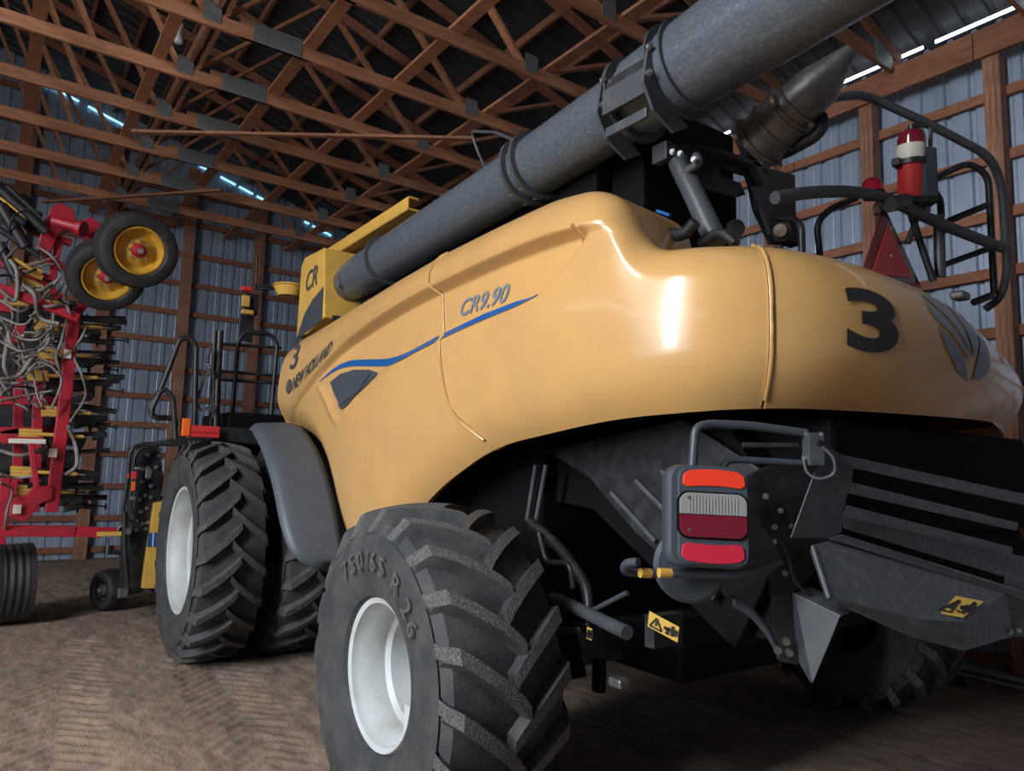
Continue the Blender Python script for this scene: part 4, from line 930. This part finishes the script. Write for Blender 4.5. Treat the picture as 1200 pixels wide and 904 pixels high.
# ================================================================ harvesting header standing ahead of the combine
HD=tag(empty('harvest_header',(1.5,9.2,0)),'black bolted end frame of the header with a yellow, blue banded side sheet','header')
MB().prism([W(x,y,Y=9.0) for x,y in ((158,524),(186,521),(192,560),(186,600),(180,640),(170,690),(164,696),(146,698),(150,640),(156,600))],(0,.5,0)).build('end_frame',M['black'],HD,bevel=.01)
MB().prism([W(x,y,Y=8.9) for x,y in ((181,590),(196,587),(196,600),(190,690),(166,690),(170,662))],(0,.3,0)).build('side_sheet',M['yellow2'],HD,bevel=.006)
MB().prism([W(x,y,Y=8.893) for x,y in ((174.6,625),(193.5,624),(192.5,641),(172.4,641))],(0,-.004,0)).build('blue_band',M['blue'],HD)
MB().prism([W(x,y,Y=8.891) for x,y in ((179,625),(180.5,625),(179.5,641),(178,641))],(0,-.003,0)).build('pale_band',M['label'],HD)
for pts,r in (([(190,520),(170,520),(156,524),(152,532),(150,560),(144,600),(150,610),(166,618)],.02),([(186,524),(166,525),(158,534),(156,560),(152,590),(156,604)],.016),([(146,600),(146,640),(150,690)],.03)):
    MB().tube(fillet([W(x,y,Y=8.85) for x,y in pts],.08),r,8).build('guard_hoop',M['black'],HD,smooth=50)
for x,y in ((173,533),(187,527),(187,534),(173,548.5),(183,548),(166,565),(170,581),(177,583),(177,570),(160,611),(167,614),(173,613),(171,620),(160,621),(165,600),(174,560),(168,550),(164,586),(172,596)):
    MB().bolt(W(x,y,Y=8.98),(0,-1,0),.019,.02).build('frame_bolt',M['steel'],HD)
for x,y,m,a,b in ((157,557,'redflat',.05,.08),(150.5,558,'redflat',.02,.05),(156,570,'orange',.04,.10),(162,549,'steel',.06,.03),(156,584,'steel',.05,.04),(174,555,'steel',.06,.10)):
    MB().box(W(x,y,Y=8.84),a,.03,b).build('frame_fitting',M[m],HD,bevel=.004)
MB().tube([W(149,623,Y=8.8),W(153,623,Y=8.8)],.04,10).build('pivot_pin',M['steel'],HD,smooth=40)
gwheel((1.28,9.75,.23),(-1,-.5,0),.23,.12,.24,HD,name='caster_wheel',rimm='black',hubm='galvdark')
MB().tube([W(128,650,Y=9.6),W(128,640,Y=9.6)],.05,8).beam(W(120,645,Y=9.6),W(150,650,Y=9.6),.08,.05).build('caster_fork',M['black'],HD,bevel=.005)
MB().box(W(144,695,Y=8.95),.10,.10,.10).build('skid_foot',M['galvdark'],HD,bevel=.01)
MB().box((2.4,9.5,.75),1.4,.6,1.1).build('header_back',M['void'],HD,bevel=.02)
# ================================================================ single things
FE=empty('fire_extinguisher',W(1072,240,D=4.45)); tag(FE,'red fire extinguisher strapped upright to the platform rail above the hood','fire extinguisher')
b0=W(1072,237,D=4.45); t0=W(1072,152,D=4.45); hgt=(t0-b0).length; bx_=V((-.03,0,0))
FE.location=b0; WL[FE.name]=b0
zz=lambda t: b0+(t0-b0)*t-RT*.02
MB().lathe([(0,0),(0,.07),(.01,.078),(hgt*.78,.078)],zz(0),(t0-b0),28).build('cylinder',M['redflat'],FE,smooth=40)
MB().lathe([(hgt*.58,.0785),(hgt*.58,.081),(hgt*.78,.081),(hgt*.78,.0785)],zz(0),(t0-b0),28).build('paper_label',M['label'],FE,smooth=40)
MB().lathe([(hgt*.78,.079),(hgt*.86,.080),(hgt*.95,.070),(hgt*.99,.045),(hgt,0)],zz(0),(t0-b0),28).build('red_cap',M['darklens'],FE,smooth=40)
MB().tube([zz(.98),zz(1.06)],.02,10).beam(zz(1.05),zz(1.08)+RT*.09,.025,.02).build('valve_handle',M['black'],FE,smooth=40)
hold=MB().box(zz(.36)+RT*.07-_f*.02,.10,.13,hgt*.72,Matrix.Rotation(-.62,3,'Z')).build('plastic_holder',M['plastic'],FE,bevel=.02)
MB().lathe([(hgt*.50,.083),(hgt*.50,.092),(hgt*.57,.092),(hgt*.57,.083)],zz(0),(t0-b0),28,closed=True).build('strap',M['black'],FE,smooth=40)
MB().box(zz(.53)-RT*.10-_f*.02,.05,.05,.05).build('strap_buckle',M['black'],FE,bevel=.008)
MB().box(zz(-.02)+RT*.02,.2,.17,.04,Matrix.Rotation(-.62,3,'Z')).build('holder_foot',M['black'],FE,bevel=.008)
PI_=tag(empty('steel_pipe',(6.8,3.1,.35)),'dark steel pipe lying low along the right wall behind the rear tyre','pipe')
MB().tube([W(1108,778,X=6.9),W(1230,806,X=7.2)],.035,12).tube([W(1108,786,X=6.9),W(1230,814,X=7.2)],.03,12).build('pipe_pair',M['galvdark'],PI_,smooth=50)
for y_ in (1125,1215): MB().beam(W(y_,784+(.23*(y_-1120)),X=7.0),V((W(y_,800,X=7.0).x,W(y_,800,X=7.0).y,0)),.06,.06,up=(0,1,0)).build('pipe_stand',M['black'],PI_)
